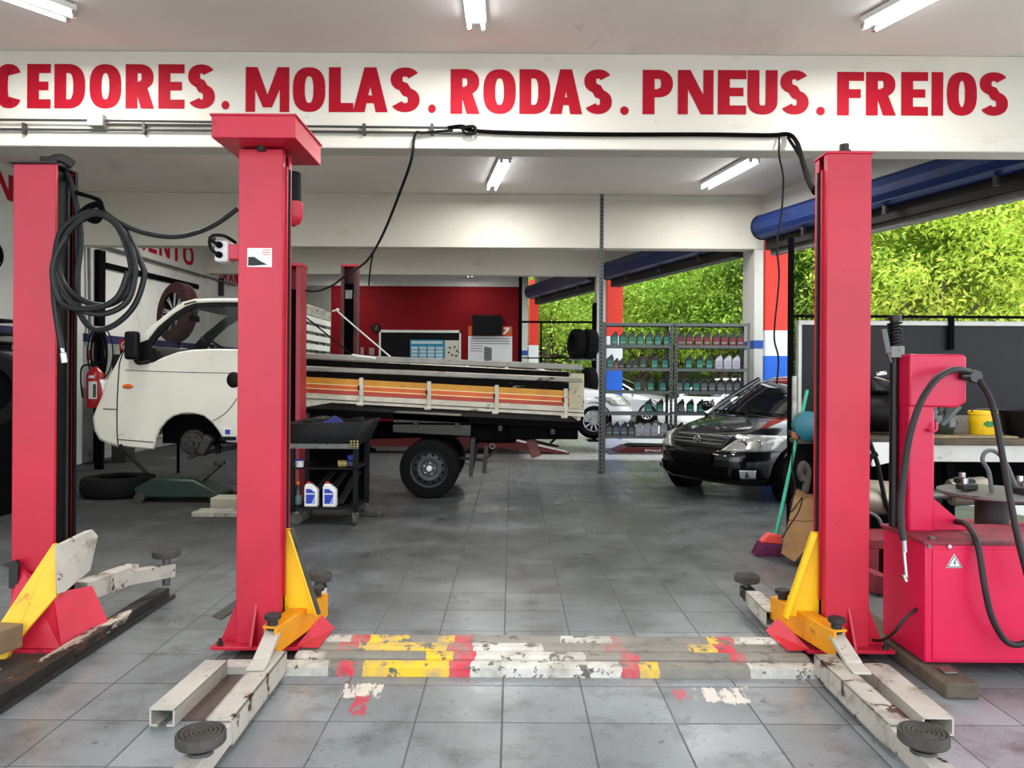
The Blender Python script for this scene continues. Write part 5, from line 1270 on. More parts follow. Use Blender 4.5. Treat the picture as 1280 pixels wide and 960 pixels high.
# dark red lift rails and boxes behind the post
mb = MB(); mb.box(X(1082,5.6),X(1135,5.6),5.5,5.9,Z(680,5.6),Z(668,5.6)); mb.box(X(1082,5.6),X(1092,5.6),5.5,5.9,0,Z(680,5.6)); mb.box(X(1124,5.6),X(1135,5.6),5.5,5.9,0,Z(680,5.6))
single(mb,'steel_stool', mat('dull_red_bench',(140,44,56),.6,var=.2), 'low dull red steel stool between the right lift post and the tyre changer', 'stool', bevel=.006)
mb = MB(); mb.xz([(X(1086,5.3),0.02),(X(1108,5.3),.02),(X(1108,5.3),.13),(X(1086,5.3),.16)],5.2,5.45); single(mb,'red_wedge', mat('dull_red_bench',(140,44,56)), 'dull red wheel chock on the floor left of the tyre changer', 'wheel chock', loc=(X(1097,5.3),5.3,0), bevel=.01)
# ------------------------------------------------------------------ partition panel, bench and things on it
dp = 7.3
pn = thing('partition_panel', 'black partition panel with pale cap and thin railing behind the workbench', 'partition', (4.0,dp,0))
PNL = mat('black_partition', (15,16,18), .5, var=.12, vscale=1.2, spec=.3, wear=[('22252a',1.5,.6,.15,(1,1,1))])
pz = Z(404,dp)
MB().box(X(998,dp),5.36,dp,dp+.03,.3,pz).build('panel_sheet', PNL, pn)
MB().box(X(997,dp),5.37,dp-.02,dp+.05,pz,pz+.045).build('panel_cap', mat('pale_cap_steel',(196,198,192),.5,.1,var=.1), pn, bevel=.004)
MB().box(X(997,dp),X(1001,dp),dp-.02,dp+.05,0,pz).build('panel_edge', mat('pale_cap_steel',(196,198,192)), pn)
for px,zt in ((986.5,2.80),(1186,pz+.08),(1330,pz+.08)):
    MB().box(X(px,dp)-.022,X(px,dp)+.022,dp-.05,dp-.01,.0 if px<1000 else 1.75,zt).build('rail_post', BLKM, pn)
MB().box(X(986,dp),5.36,dp-.045,dp-.015,pz+.07,pz+.095).build('top_rail', BLKM, pn)
mb = MB(); mb.box(X(992,7.0),X(996,7.0),7.0,7.04,0,Z(468,7.0)); single(mb,'slotted_angle', mat('chalky_slotted_angle',(190,188,178),.6,.1,var=.25,vscale=14), 'thin pale steel upright standing beside the black car headlight', 'post')
bn = thing('workbench', 'workbench with broad white front board, loaded with parts, behind the tyre changer', 'workbench', (4.0,6.8,0))
db = 6.3; bz = .985
BW_ = mat('grimy_white_board', (206,204,196), .6, var=.1, wear=[('3a3834',3.5,.62,.08,(1,1,2)),('8a867c',6,.6,.1,(1,1,1))])
MB().box(2.62,5.3,db,db+.03,Z(574,db),Z(553,db)).build('front_board', BW_, bn, bevel=.004)
MB().box(2.60,5.3,db-.02,7.22,Z(553,db),bz).build('worktop', mat('oily_wood_top',(92,76,56),.7,var=.25,vscale=5,wear=[('2c2620',4,.55,.08,(.4,1,1)),('b09a76',8,.66,.04,(.3,1,1))]), bn, bevel=.006)
for xx in (2.7,3.6,5.15):
    for yy in (db+.05,7.1): MB().box(xx,xx+.07,yy,yy+.07,0,Z(553,db)).build('leg', BLKM, bn)
MB().box(2.62,5.3,7.16,7.2,.3,.9).build('back_board', BLKM, bn)
MB().box(2.62,5.3,6.5,7.2,.42,.46).build('lower_shelf', mat('dark_dusty_shelf',(64,60,54),.8,var=.2), bn)
on = lambda px,py,d: Vector((X(px,d),d,bz))
mb = MB(); mb.xz([(X(1168,7.0),bz),(X(1252,7.0),bz),(X(1250,7.0),Z(516,7.0)),(X(1172,7.0),Z(516,7.0))],7.02,7.05); single(mb,'leaning_board', mat('stained_grey_board',(146,140,126),.7,var=.2,wear=[('4c463c',7,.58,.06,(1,1,1))]), 'stained grey board standing at the back of the workbench behind the yellow can', 'board')
can = thing('yellow_can', 'yellow plastic can with green round marks on the workbench', 'can', (X(1228.5,6.6),6.6,bz), None, 0, True)
YCP = mat('yellow_can_plastic',(242,196,22),.4,var=.05,wear=[('8a6a1a',9,.68,.03,(1,1,1))])
h = Z(511,6.6)-Z(543,6.6)
MB().lathe((0,0,0),(0,0,1),[(.001,0),(.098,0),(.102,.01),(.108,h-.03),(.114,h-.028),(.114,h-.004),(.106,h),(.10,h-.01),(.001,h-.012)],30).build('can_body', YCP, can, ang=30)
gm = mat('leaf_green_print',(30,120,50),.5,var=.05)
for k,(u,v) in enumerate(((-.02,.125),(.012,.125),(-.02,.10),(.012,.10),(.030,.113),(-.036,.113))):
    a = u/.105; mb = MB()
    mb.add([(.1075*math.sin(a+q_*.10*math.cos(t)) if False else .1065*math.sin(a+.16*math.cos(t)), -.1075*math.cos(a+.16*math.cos(t)), v+.014*math.sin(t)) for t in [2*PI*i/14 for i in range(14)] for q_ in (1,)],[tuple(range(14))])
    mb.build('print_dot', gm, can)
mb = MB(); mb.tube([(-.11,0,h-.02),(-.10,-.06,h+.015),(0,-.10,h+.02),(.10,-.06,h+.012),(.11,0,h-.02)],.004,6,5); mb.build('bail_handle', STL, can)
bb = thing('black_bin', 'black plastic tub at the right end of the workbench', 'tub', (X(1290,6.6),6.6,bz), None, 0, True)
h = Z(513,6.6)-Z(545,6.6)
MB().lathe((0,0,0),(0,0,1),[(.001,0),(.20,0),(.24,h-.01),(.25,h-.01),(.25,h+.006),(.235,h+.006),(.20,.03),(.001,.03)],32).build('tub_body', BLK, bb)
bag = thing('dark_bag', 'crumpled grey-black plastic bag on the workbench behind the tyre changer column', 'bag', (X(1172,6.6),6.6,bz), None, 0, True)
random.seed(5)
mb = MB(); mb.ell((0,0,.11),(.15,.12,.13),22,14); rr = [random.uniform(.82,1.14) for _ in mb.v]; mb.v = [Vector((v.x*r,v.y*r,max(0.001,v.z*r))) for v,r in zip(mb.v,rr)]
mb.build('bag_film', mat('grey_black_film',(50,52,52),.25,var=.3,vscale=14,spec=.8), bag, ang=20)
MB().bar((-.05,-.1,.10),(.10,-.1,.26),.16,.03).build('grey_flap', mat('slate_sheet',(84,88,88),.4,var=.1), bag, bevel=.01)
tr = MB(); tr.bar(on(1150,0,6.45)+Vector((0,0,.012)),on(1262,0,6.45)+Vector((0,0,.012)),.24,.02); single(tr,'steel_tray', mat('buff_tray_steel',(150,132,98),.5,.3,var=.25,vscale=6), 'flat buff metal tray under the yellow can on the workbench', 'tray', bevel=.005)
eng = thing('compressor', 'black compressor with chrome fittings on the workbench right of the red lift post', 'compressor', (X(1098,6.8),6.8,bz), None, 0, True)
MB().lathe((-.16,-.02,.19),(1,0,0),[(.001,0),(.14,.01),(.17,.06),(.17,.30),(.14,.35),(.001,.36)],24).build('tank', BLK, eng)
MB().box(-.10,.14,-.10,.14,.36,.50).build('pump_head', mat('oily_black_steel',(26,27,27)), eng, bevel=.03)
for k,(x_,y_,z_) in enumerate(((-.05,-.12,.52),(.10,-.13,.42),(.13,-.17,.07),(.05,-.16,.30))):
    MB().cyl((x_-.03,y_,z_),(x_+.05,y_-.02,z_+.02),.028,n=10).build('fitting', CHR, eng, bevel=.006)
mb = MB(); mb.tube([(-.1,-.14,.5),(.0,-.2,.46),(.12,-.18,.36),(.16,-.15,.2)],.012,8,5); mb.build('pipe', STL, eng)
mb = MB(); mb.xz([(X(1090,6.28),Z(580,6.28)),(X(1115,6.28),Z(574,6.28)),(X(1115,6.28),Z(550,6.28)),(X(1088,6.28),Z(550,6.28))],6.26,6.285); single(mb,'notice_sheet', PLW, 'white sheet hanging on the bench front beside the red lift post', 'paper sheet')
teal = thing('bench_grinder', 'teal round bench grinder housing partly behind the right lift post', 'grinder', (X(1010,6.7),6.7,Z(549,6.7)), None, 0, True)
MB().lathe((0,0,.13),(0,-1,0),[(.001,-.06),(.12,-.06),(.13,-.04),(.13,.05),(.11,.06),(.001,.062)],28).build('housing', mat('teal_enamel',(14,98,112),.4,var=.12), teal)
MB().box(-.10,.16,-.05,.16,-.02,.02).build('base', mat('olive_oily_wood',(70,66,48),.7,var=.2), teal)
MB().box(-.12,-.09,-.03,.04,.02,.14).build('orange_guard', mat('faded_orange',(190,98,60),.6,var=.1), teal, bevel=.006)
ped = MB(); ped.box(X(1000,6.75),X(1040,6.75),6.6,6.95,0,Z(553,6.7)); single(ped,'grinder_stand', BLKM, 'black stand under the teal grinder behind the right lift post', 'stand')
# under the bench
tk = thing('steel_tank', 'silver steel cylinder lying under the workbench beside the right lift post', 'tank', (X(1103,6.0),6.05,.42), None, 0, True)
MB().lathe((-.24,0,.13),(1,0,-.06),[(.001,0),(.10,.005),(.135,.05),(.14,.08),(.14,.40),(.12,.45),(.001,.46)],28).build('shell', mat('dull_aluminium',(170,160,144),.4,.6,var=.12), tk)
MB().box(-.2,.2,-.1,.1,-.42,.0).build('cradle', BLKM, tk)
mf = thing('exhaust_muffler', 'grey exhaust pipe and muffler under the workbench behind the turntable', 'exhaust', (X(1185,6.2),6.2,.46), None, 0, True)
MB().lathe((.02,0,.10),(1,-.1,.1),[(.001,0),(.10,.0),(.11,.02),(.11,.26),(.09,.30),(.001,.30)],24).build('muffler', mat('dull_aluminium',(170,160,144)), mf)
MB().lathe((-.32,0,.07),(1,0,.05),[(.04,0),(.04,.36),(.03,.36),(.03,0)],18,True).build('pipe', STL, mf)
# dark hoses at the right post
hs = thing('black_hose', 'black hose dropping from the workbench behind the right red lift post', 'hose', (X(1110,5.9),5.9,.3))
mb = MB(); mb.tube(hp([(1082,540,5.9),(1090,560,5.9),(1097,580,5.9),(1103,610,5.9),(1108,630,5.9),(1116,650,5.9),(1118,662,5.9)]),.018,8,5); mb.tube(hp([(1082,585,5.9),(1088,572,5.9),(1096,567,5.9)]),.022,8,5); mb.build('hose_run', BLK, hs)
mb = MB(); mb.tube(hp([(1080,640,5.9),(1090,642,5.9),(1098,648,5.9),(1102,656,5.9)]),.014,8,5); mb.build('pale_pipe', GAL, hs)
# ------------------------------------------------------------------ broom and cardboard
br_ = thing('broom', 'broom with green handle and red and purple head leaning by the right lift post', 'broom', P(966,690,6.4))
mb = MB(); mb.tube([P(970,668,6.4),P(1009,488,6.9)],.0155,10); mb.build('handle', mat('green_handle',(38,160,124),.4,var=.1,vscale=12), br_)
mb = MB(); mb.tube([P(1005.4,504,6.86),P(1007,497,6.875)],.0165,10); mb.build('handle_band', mat('pink_grip',(170,60,90),.5,var=0), br_)
c = P(966,672,6.4); R_ = Matrix.Rotation(.10,3,'Y')
vs = [c+R_@Vector(v) for v in ((-.11,-.05,-.045),(.075,-.05,-.045),(.075,.05,-.045),(-.11,.05,-.045),(-.05,-.035,.035),(.06,-.035,.035),(.06,.035,.035),(-.05,.035,.035))]
mb = MB(); mb.add(vs,[(0,3,2,1),(4,5,6,7),(0,1,5,4),(1,2,6,5),(2,3,7,6),(3,0,4,7)]); mb.build('head', mat('coral_plastic',(214,66,58),.45,var=.06), br_, bevel=.012)
mb = MB(); random.seed(2)
for i in range(26):
    for j in range(7):
        u = -.5+i/25; v = -.5+j/6
        a = c+R_@Vector((-.017+u*.18,v*.09,-.045)); b = c+Vector((-.03+u*.27,v*.13,-.155+.02*random.random())); b.z = max(.004,b.z)
        mb.cyl(a,b,.0045,.0025,n=4,caps=False)
mb.build('bristles', mat('purple_bristle',(116,34,84),.7,var=.25,vscale=20), br_)['kind'] = 'stuff'
CARD = mat('stained_cardboard', (132,96,54), .85, var=.14, wear=[('4c3a26',5,.60,.03,(1,1,1)),('b08a56',3,.62,.1,(1,1,1))])
cb = thing('cardboard_box', 'oil-stained brown cardboard box tipped against the right lift post', 'box', (X(1000,6.3),6.35,0))
f = [P(976,692,6.1),P(993,703,6.0),P(1030,660,6.1),P(1028,624,6.45),P(993,618,6.55)]
f[0].z=max(f[0].z,.0); n_=len(f); b_=[v+Vector((.10,.22,.02)) for v in f]
mb = MB(); mb.add(f+b_,[tuple(range(n_)),tuple(range(n_,2*n_))[::-1]]+[(i,(i+1)%n_,n_+(i+1)%n_,n_+i) for i in range(n_)]); mb.build('carton', CARD, cb, bevel=.006)
mb = MB(); mb.tube([P(986,650,6.20),P(1008,652,6.15),P(1030,648,6.1)],.004,5); mb.build('carton_fold', mat('cardboard_fold',(92,66,38),.9,var=0), cb)
wl = thing('cable', 'thin black cable looped over the stained cardboard box', 'cable', P(995,640,6.2))
mb = MB(); mb.tube(hp([(991,560,6.4),(990,585,6.3),(994,612,6.22),(988,630,6.15),(988,640,6.14),(994,634,6.14),(1003,622,6.2),(998,640,6.1),(985,660,6.08),(978,672,6.06)]),.006,6,5); mb.build('cable_run', BLK, wl)
mb = MB(); mb.tube(hp([(1004,600,6.5),(1000,590,6.5),(1004,580,6.5),(1010,590,6.5),(1006,615,6.5)]),.03,8,5); mb2 = mb; single(mb2,'rubber_boot', RUBD, 'dusty rubber bellows above the cardboard box beside the lift post', 'car part')
# ------------------------------------------------------------------ left wall things
WLX = WL+.006
def onwall(py, y): return HC-(py-HY)*y/F     # only a height helper for the wall
def wy(px): return -WL*F/(HX-px)             # depth of a point of the left wall
def wallbar(mb, pxa, pya, pxb, pyb, w, t, off=.0):
    ya, yb2 = wy(pxa), wy(pxb)
    mb.bar((WLX+t/2+off,ya,onwall(pya,ya)),(WLX+t/2+off,yb2,onwall(pyb,yb2)),t,w); return mb
mb = MB(); wallbar(mb,129,335,245,361,.10,.05); single(mb,'wall_rail', BLKM, 'long black rail fixed on the left wall under the painted lettering', 'rail')
pp = thing('air_pipe', 'grey air pipe running along the left wall with a drop pipe and bracket', 'pipe', (WLX,13.0,3.4))
ya,yb2 = wy(92),wy(300)
mb = MB(); mb.tube([(WLX+.08,wy(75),onwall(301,wy(75))),(WLX+.08,wy(112),onwall(308,wy(112))),(WLX+.08,wy(290),onwall(359,wy(290)))],.025,8,0); mb.build('pipe_run', GAL, pp)
mb = MB(); mb.tube([(WLX+.05,wy(106),onwall(306,wy(106))),(WLX+.05,wy(108),onwall(430,wy(108)))],.028,8); mb.build('drop_pipe', GAL, pp)
mb = MB(); y_=wy(106); mb.tube([(WLX+.06,y_,onwall(312,y_)),(WLX+.09,y_-.1,onwall(303,y_)),(WLX+.08,y_+.1,onwall(300,y_)),(WLX+.05,y_+.14,onwall(310,y_))],.02,8,5); mb.build('pipe_loop', STL, pp)
mb = MB(); y_=wy(272); mb.box(WLX,WLX+.12,y_,y_+.05,onwall(372,y_),onwall(350,y_)); mb.build('pipe_bracket', DSTL, pp)
mb = MB(); y_=wy(117); mb.box(WLX,WLX+.08,y_,y_+.20,0,onwall(315,y_)); single(mb,'black_channel', BLKM, 'black upright channel on the left wall behind the coiled hose', 'channel')
# lettering on the left wall, cut off by the beam and posts
def wallword(name, letters, z0, z1, parent, x):
    items = [(ch, ya, yb2, z0, z1, (z1-z0)*.33, .2) for ch,ya,yb2 in letters]
    return paint_glyphs(items, lambda u,v,l: Vector((x+l,u,v)), .004).build(name, LETR, parent, recalc=False)
wl_obj = bpy.data.objects['wall_left']
zb_ = onwall(327,wy(240)); 
Lt=[]
spans = [('L',12.35,12.65),('I',12.72,12.80),('N',12.9,13.25),('H',13.32,13.65),('A',13.75,14.1),('M',14.2,14.62),('E',14.75,15.1),('N',15.2,15.68),('T',15.75,16.2),('O',16.3,16.85)]
wallword('painted_word', spans, 3.80, 4.22, wl_obj, WL)
wallword('painted_word', [('B',0,0)][:0]+[('I',18.35,18.45),('M',18.5,18.85),('A',18.92,19.25),('N',19.3,19.6),('I',19.7,19.8)], 3.72, 4.08, wl_obj, WL)
wallword('painted_word', [('F',9.2,9.5),('R',9.6,9.95),('E',10.02,10.3),('N',10.36,10.75)], 3.86, 4.22, wl_obj, WL)
# wheel on show on the wall, a second behind the truck
ALB = mat('black_alloy', (20,20,22), .25, .4, var=0)
def showwheel(label, c, ax, R, n, face, tyre_=RUB, W=.22):
    t = thing('wheel', label, 'wheel', c, None, 0, True); A = Vector(ax).normalized(); u = A.orthogonal().normalized(); v = A.cross(u)
    if tyre_: wheel_parts(t,(0,0,0),A,R,W,R*.66,'',tyre_)
    r = R*.68 if tyre_ else R
    rim = MB().lathe((0,0,0),A,[(r,W*.42),(r*.96,W*.44),(r*.93,W*.40),(r*.9,W*.15),(r*.5,W*.05),(.001,W*.05)],36).build('rim', ALB, t)
    for i in range(n):
        a = 2*PI*i/n; d = u*math.cos(a)+v*math.sin(a)
        for s_ in (-.09,.09):
            d2 = u*math.cos(a+s_)+v*math.sin(a+s_)
            MB().bar(A*W*.22+d*r*.16, A*W*.34+d2*r*.94, r*.07, r*.06, up=A).build('spoke', face, rim)
    MB().lathe((0,0,0),A,[(r*.2,W*.1),(r*.18,W*.3),(.001,W*.32)],18).build('hub', ALB, rim)
    return t
y_=9.9; showwheel('black alloy wheel hung on the left wall above the shelf', (WL+.13,y_,onwall(322,y_)), (1,-.55,0), .25, 5, mat('machined_alloy',(190,192,194),.25,.9,var=0), None, .2)
wt = showwheel('chrome-spoked wheel with reddish tyre top standing behind the truck windscreen', (X(221,11.3),11.3,Z(393,11.3)), (-.62,-.78,.10), .44, 8, CHR, mat('reddish_brown_tyre',(76,32,34),.8,var=.3,vscale=2), .20)
MB().box(-.016,.016,.05,.082,-(Z(393,11.3)),-.2).build('stand_post', BLKM, wt)
# left end: shelf, black wheel cover, cabinet
sf = thing('wall_shelf', 'pale shelving with dark boards on the left wall beside the red post', 'shelf', (WL+.3,9.0,1.6))
for py in (404,421,432,441):
    MB().box(WL+.01,WL+.5,8.4,10.4,onwall(py,9.9)-.012,onwall(py,9.9)+.012).build('shelf_board', BLK, sf)
MB().box(WL+.01,WL+.03,8.4,10.4,onwall(455,9.9),onwall(412,9.9)).build('back_panel', mat('beige_panel',(186,184,172),.7,var=.1), sf)
for k,(y_,h_) in enumerate(((9.6,.06),(9.85,.05),(10.1,.08))):
    mb = MB(); mb.obox((WL+.3,y_,onwall(441,9.9)+.012+h_/2),(.2,.14,h_),Matrix.Rotation(.3*k,3,'Z')); single(mb,'small_part', BLK, ['dark small part on the lowest wall shelf, the one nearest the camera','dark flat part on the lowest wall shelf, the middle one','taller dark part on the lowest wall shelf, next to the red post'][k], 'car part', bevel=.02)
tyre('large black tyre at the left edge, half hidden by the red post', (X(-14,7.6),7.6,Z(491,7.6)), (.35,-1,0), .385, .24, None, BLKM)
MB_ = MB(); MB_.box(X(-60,7.9),X(2,7.9),7.7,8.3,0,Z(527,7.9)); single(MB_,'tyre_pedestal', BLKM, 'dark pedestal carrying the large tyre at the left edge', 'pedestal')
cbn = thing('white_cabinet', 'white cabinet on short legs by the left wall beside the red post', 'cabinet', (X(0,9.0),9.0,0))
MB().box(X(-70,9.0),X(15,9.0),9.0,9.5,Z(608,9.0),Z(527,9.0)).build('cabinet_body', mat('greyish_white_panel',(176,178,172),.6,var=.06), cbn, bevel=.006)
MB().box(X(15,9.0),X(18.5,9.0),8.98,9.5,0.06,Z(522,9.0)).build('side_edge', mat('beige_edge',(170,160,140),.6,var=.06), cbn)
for px in (-60,8): MB().box(X(px,9.0),X(px,9.0)+.06,9.05,9.4,0,Z(608,9.0)).build('leg', BLKM, cbn)
# extinguisher, signs, coiled cable near the wall
ex = thing('fire_extinguisher', 'red fire extinguisher with white and green label beside the truck nose', 'fire extinguisher', (X(119,11.6),11.6,Z(513,11.6)), None, 0, True)
MB().lathe((0,0,0),(0,0,1),[(.001,0),(.115,.0),(.12,.02),(.12,.50),(.09,.56),(.045,.60),(.04,.62),(.001,.62)],26).build('cylinder', mat('extinguisher_red',(168,14,22),.3,var=.05), ex)
mb = MB(); mb.cyl((0,0,.62),(0,0,.67),.03,n=12); mb.bar((-.07,0,.68),(.09,0,.70),.03,.02); mb.build('valve', BLK, ex)
mb = MB(); mb.tube([(-.02,-.04,.65),(-.15,-.08,.62),(-.17,-.08,.4),(-.14,-.08,.15)],.014,8,5); mb.build('hose', BLK, ex)
mb = MB(); mb.grid(lambda u,v:(.1215*math.sin(-.3+1.0*u),-.1215*math.cos(-.3+1.0*u),.14+.26*v),8,2); lb=mb.build('label', PLW, ex)
mb = MB(); mb.grid(lambda u,v:(.1225*math.sin(.25+.35*u),-.1225*math.cos(.25+.35*u),.16+.20*v),4,2); mb.build('label_print', mat('dark_green_print',(24,80,50),.5,var=.3,vscale=30), lb)
mb = MB(); mb.grid(lambda u,v:(.1215*math.sin(-.3+.7*u),-.1215*math.cos(-.3+.7*u),.45+.04*v),6,1); mb.build('label', PLW, ex)
MB().box(-.06,.06,.10,.16,-(Z(513,11.6)),0.02).build('stand', BLKM, ex)
sn = thing('safety_sign', 'small red fire extinguisher sign on the wall above the extinguisher', 'sign', (WL+.07,12.82,1.9))
y0_,y1_ = 12.60,12.98
MB().box(WL+.062,WL+.07,y0_,y1_,1.62,2.02) if False else None
MB().box(X(104,12.7),X(113,12.7),12.70,12.71,Z(457,12.7),Z(440.5,12.7)).build('sign_plate', PLR, sn)
mb = MB(); x_=X(108,12.7); mb.tube([(x_-.02,12.695,Z(443,12.7)),(x_+.02,12.695,Z(446,12.7)),(x_+.01,12.695,Z(450,12.7)),(x_-.015,12.695,Z(453,12.7))],.014,6,4); mb.build('sign_mark', PLW, sn)
MB().box(X(104,12.7),X(113,12.7),12.698,12.70,Z(457,12.7),Z(453.5,12.7)).build('sign_foot', PLW, sn)
sn2 = thing('red_sign', 'red sign with white ring behind the truck side mirror', 'sign', (X(157,13),13.0,Z(434,13)))
MB().box(X(149,13),X(166,13),13.0,13.02,Z(441,13),Z(427,13)).build('sign_plate', PLR, sn2)
mb = MB(); mb.lathe((X(156,13),12.992,Z(434.5,13)),(0,1,0),[(.055+.012*math.cos(k*PI/3),.008*math.sin(k*PI/3)) for k in range(6)],20,True); mb.bar((X(156,13)-.0,12.99,Z(437,13)),(X(156,13),12.99,Z(434,13)),.03,.01,up=(0,1,0)); mb.build('sign_mark', PLW, sn2)
MB().box(X(150,13),X(164,13),13.0,13.06,0,Z(441,13)).build('sign_post', BLKM, sn2)
cbk = thing('cable_coil', 'bundle of black cables hanging on the wall above the fire extinguisher', 'cable', (X(124,12.3),12.3,Z(430,12.3)), None, 0, True)
mb = MB()
for k in range(7):
    a = .05*math.sin(k*2.1); w_=.10+.018*k; h_=.30+.02*k
    mb.tube([(a+w_*math.sin(t)*(.7+.3*math.cos(k)),.012*k-.05,-.18+h_*math.cos(t)) for t in [2*PI*i/14 for i in range(14)]],.012,6,3,closed=True)
mb.build('coil', BLK, cbk)
MB().cyl((0,.1,.16),(0,-.08,.16),.02,n=8).build('hook', STL, cbk)
MB().box(-.05,.04,.05,.10,-.55,.2).build('hook_rail', BLKM, cbk)
bxs = MB(); bxs.box(X(140,12.6),X(158,12.6),12.6,12.9,0,Z(446,12.6)); single(bxs,'grey_cabinet', mat('charcoal_cabinet',(44,42,40),.6,var=.15), 'charcoal cabinet by the left wall behind the truck nose', 'cabinet')
# ------------------------------------------------------------------ back wall things
yb = BW-.01
def backbox(mb, a, b, c, d, t=.02): return mb.box(X(a,yb),X(b,yb),yb-t,yb,Z(d,yb),Z(c,yb))
ow = thing('office_window', 'wide office window with white frame in the red back wall', 'window', (X(525,yb),yb,Z(470,yb)))
for a,b,c,d in ((474,576,413.5,416.5),(474,476,413.5,470),(574,576,413.5,470)): backbox(MB(),a,b,c,d,.06).build('frame', PLW, ow)
backbox(MB(),476,574,416.5,470,.01).build('dark_pane', mat('dark_office_glass',(6,7,8),.5,var=0,spec=.15), ow)
def poster(label, a, b, c, d, m, t=.03): 
    o = thing('poster', label, 'poster', (X((a+b)/2,yb),yb-t,Z(d,yb))); backbox(MB(),a,b,c,d,t).build('sheet', m, o); return o
CY = mat('cyan_poster',(20,140,180),.5,var=.12,vscale=6); PAL = mat('pale_chart_cell',(196,220,226),.5,var=.1)
po = poster('blue price chart in the office window', 512.5,555.5,425.5,470, CY)
for r_ in range(5):
    for k in range(4): backbox(MB(),514+k*10.3,522.5+k*10.3,434+r_*4.4,437.4+r_*4.4,.034).build('chart_cell', PAL, po)
backbox(MB(),514,553,427,430.5,.034).build('chart_heading', PAL, po)
po = poster('white poster with dark round marks beside the blue chart', 556,574,426,470, mat('cream_poster',(206,206,190),.6,var=.06))
for k,(u,v) in enumerate(((561,434),(567,433),(560,440),(570,438),(564,443),(573,440),(569,444))): backbox(MB(),u,u+2.2,v,v+2.4,.034).build('poster_mark', INK, po)
tv = thing('television', 'black flat television high on the red back wall', 'television', (X(608.5,yb),yb-.1,Z(420,yb)))
MB().box(X(590,yb),X(627.5,yb),yb-.14,yb-.07,Z(420,yb),Z(394.5,yb)).build('screen_case', BLK, tv, bevel=.01)
MB().box(X(591.2,yb),X(626.3,yb),yb-.146,yb-.139,Z(418.6,yb),Z(395.7,yb)).build('screen', mat('dark_screen',(4,4,5),.5,var=0,spec=.15), tv)
MB().box(X(600,yb),X(616,yb),yb-.07,yb,Z(414,yb),Z(402,yb)).build('wall_bracket', DSTL, tv)
po = poster('white banner with a coil spring picture and orange top under the television', 585,640,408,470, mat('white_banner',(220,220,220),.6,var=.03), .02)
backbox(MB(),585,640,408,420.5,.024).build('orange_band', mat('orange_banner_top',(196,84,26),.6,var=.06), po)
mb = MB(); 
for i in range(9): mb.bar((X(605,yb),yb-.026,Z(434+2.0*i,yb)),(X(614.5,yb),yb-.026,Z(436+2.0*i,yb)),.03,.006,up=(0,1,0))
mb.build('spring_print', INK, po)
for i in range(6): backbox(MB(),588,603 if i>2 else 637,423+3.1*i,424.1+3.1*i,.024).build('text_line', mat('grey_text',(150,150,154),.6,var=.2,vscale=40), po)
mb = MB(); mb.add([(X(627,yb)+a,yb-.026,Z(418,yb)+b) for a,b in ((.0,.0),(.09,.0),(.22,.14),(.22,.2),(.06,.2),(.06,.15),(.14,.15))],[tuple(range(7))]); mb.build('banner_mark', PLW, po)
ck = thing('wall_clock', 'round dark wall clock left of the office window', 'clock', (X(470,yb),yb,Z(411,yb)), None, 0, True)
MB().lathe((0,0,0),(0,-1,0),[(.001,.0),(.13,0),(.13,.05),(.115,.05),(.11,.03),(.001,.03)],28).build('case', BLK, ck)
MB().lathe((0,-.031,0),(0,-1,0),[(.08,0),(.088,.0)],28).build('dial_ring', mat('dim_brass',(120,104,60),.5,.4,var=0), ck)
mb = MB(); mb.bar((0,-.036,-.02),(0.01,-.036,.07),.01,.004,up=(0,1,0)); mb.bar((0,-.036,0),(.0,-.036,-.05),.012,.004,up=(0,1,0)); mb.build('hands', PLW, ck)
for k,(a,b,c,d,lb) in enumerate(((451,455,435.5,445,'narrow pale switch box on the red back wall'),(461.5,468,436,445,'wider pale switch box left of the office window'))):
    mb = MB(); backbox(mb,a,b,c,d,.06); single(mb,'switch_box', mat('dim_pale_box',(150,130,124),.5,var=.1), lb, 'switch box', bevel=.01)
# ------------------------------------------------------------------ pipes and cables on the front beam
CND = mat('dark_grey_conduit', (66,66,63), .55, .2, var=.15)
yy = B1-.025
cd_ = thing('conduit', 'pair of thin grey conduits with a junction box along the front beam', 'conduit', P(200,155,yy))
yc_ = yy-.03
mb = MB(); mb.tube([P(-20,149.5,yc_),P(112,150.5,yc_),P(265,152.5,yc_)],.011,8); mb.build('pipe_run', CND, cd_)
mb = MB(); mb.tube([P(132,155,yc_),P(300,157,yc_),P(590,160,yc_)],.011,8); mb.build('pipe_run', CND, cd_)
mb = MB(); mb.tube([P(-20,161.5,yc_),P(300,163.5,yc_),P(590,166.5,yc_)],.012,8); mb.build('pipe_run', CND, cd_)
a=P(112,159,yc_); b=P(132,144,yc_); MB().box(a.x,b.x,yc_-.05,yc_+.03,a.z,b.z).build('junction_box', mat('grey_box_plastic',(168,168,158),.5,var=.05), cd_, bevel=.008)
for px in (30,180,350,455,540): c=P(px,161 if px<400 else 162,yc_); MB().box(c.x-.012,c.x+.012,yc_-.014,yc_+.03,c.z-.045,c.z+.05).build('pipe_clip', CND, cd_)
bk = thing('cable', 'black cable running along the front beam and dropping to the right lift post', 'cable', P(780,168,yy))
mb = MB(); mb.tube(hp([(560,160,yc_),(578,158,yc_-.02),(590,163,yc_),(640,166,yc_),(760,168,yc_),(880,168,yc_),(960,169,yc_),(985,168,yc_-.01),(996,178,6.5),(1004,205,5.6),(1012,228,4.8),(1019,240,4.25)]),.019,8,6); mb.build('cable_run', BLKM, bk)
mb = MB(); mb.tube(hp([(985,172,yc_-.02),(1000,196,6.0),(1008,222,5.0),(1018,236,4.3)]),.013,8,6); mb.build('cable_branch', BLKM, bk)
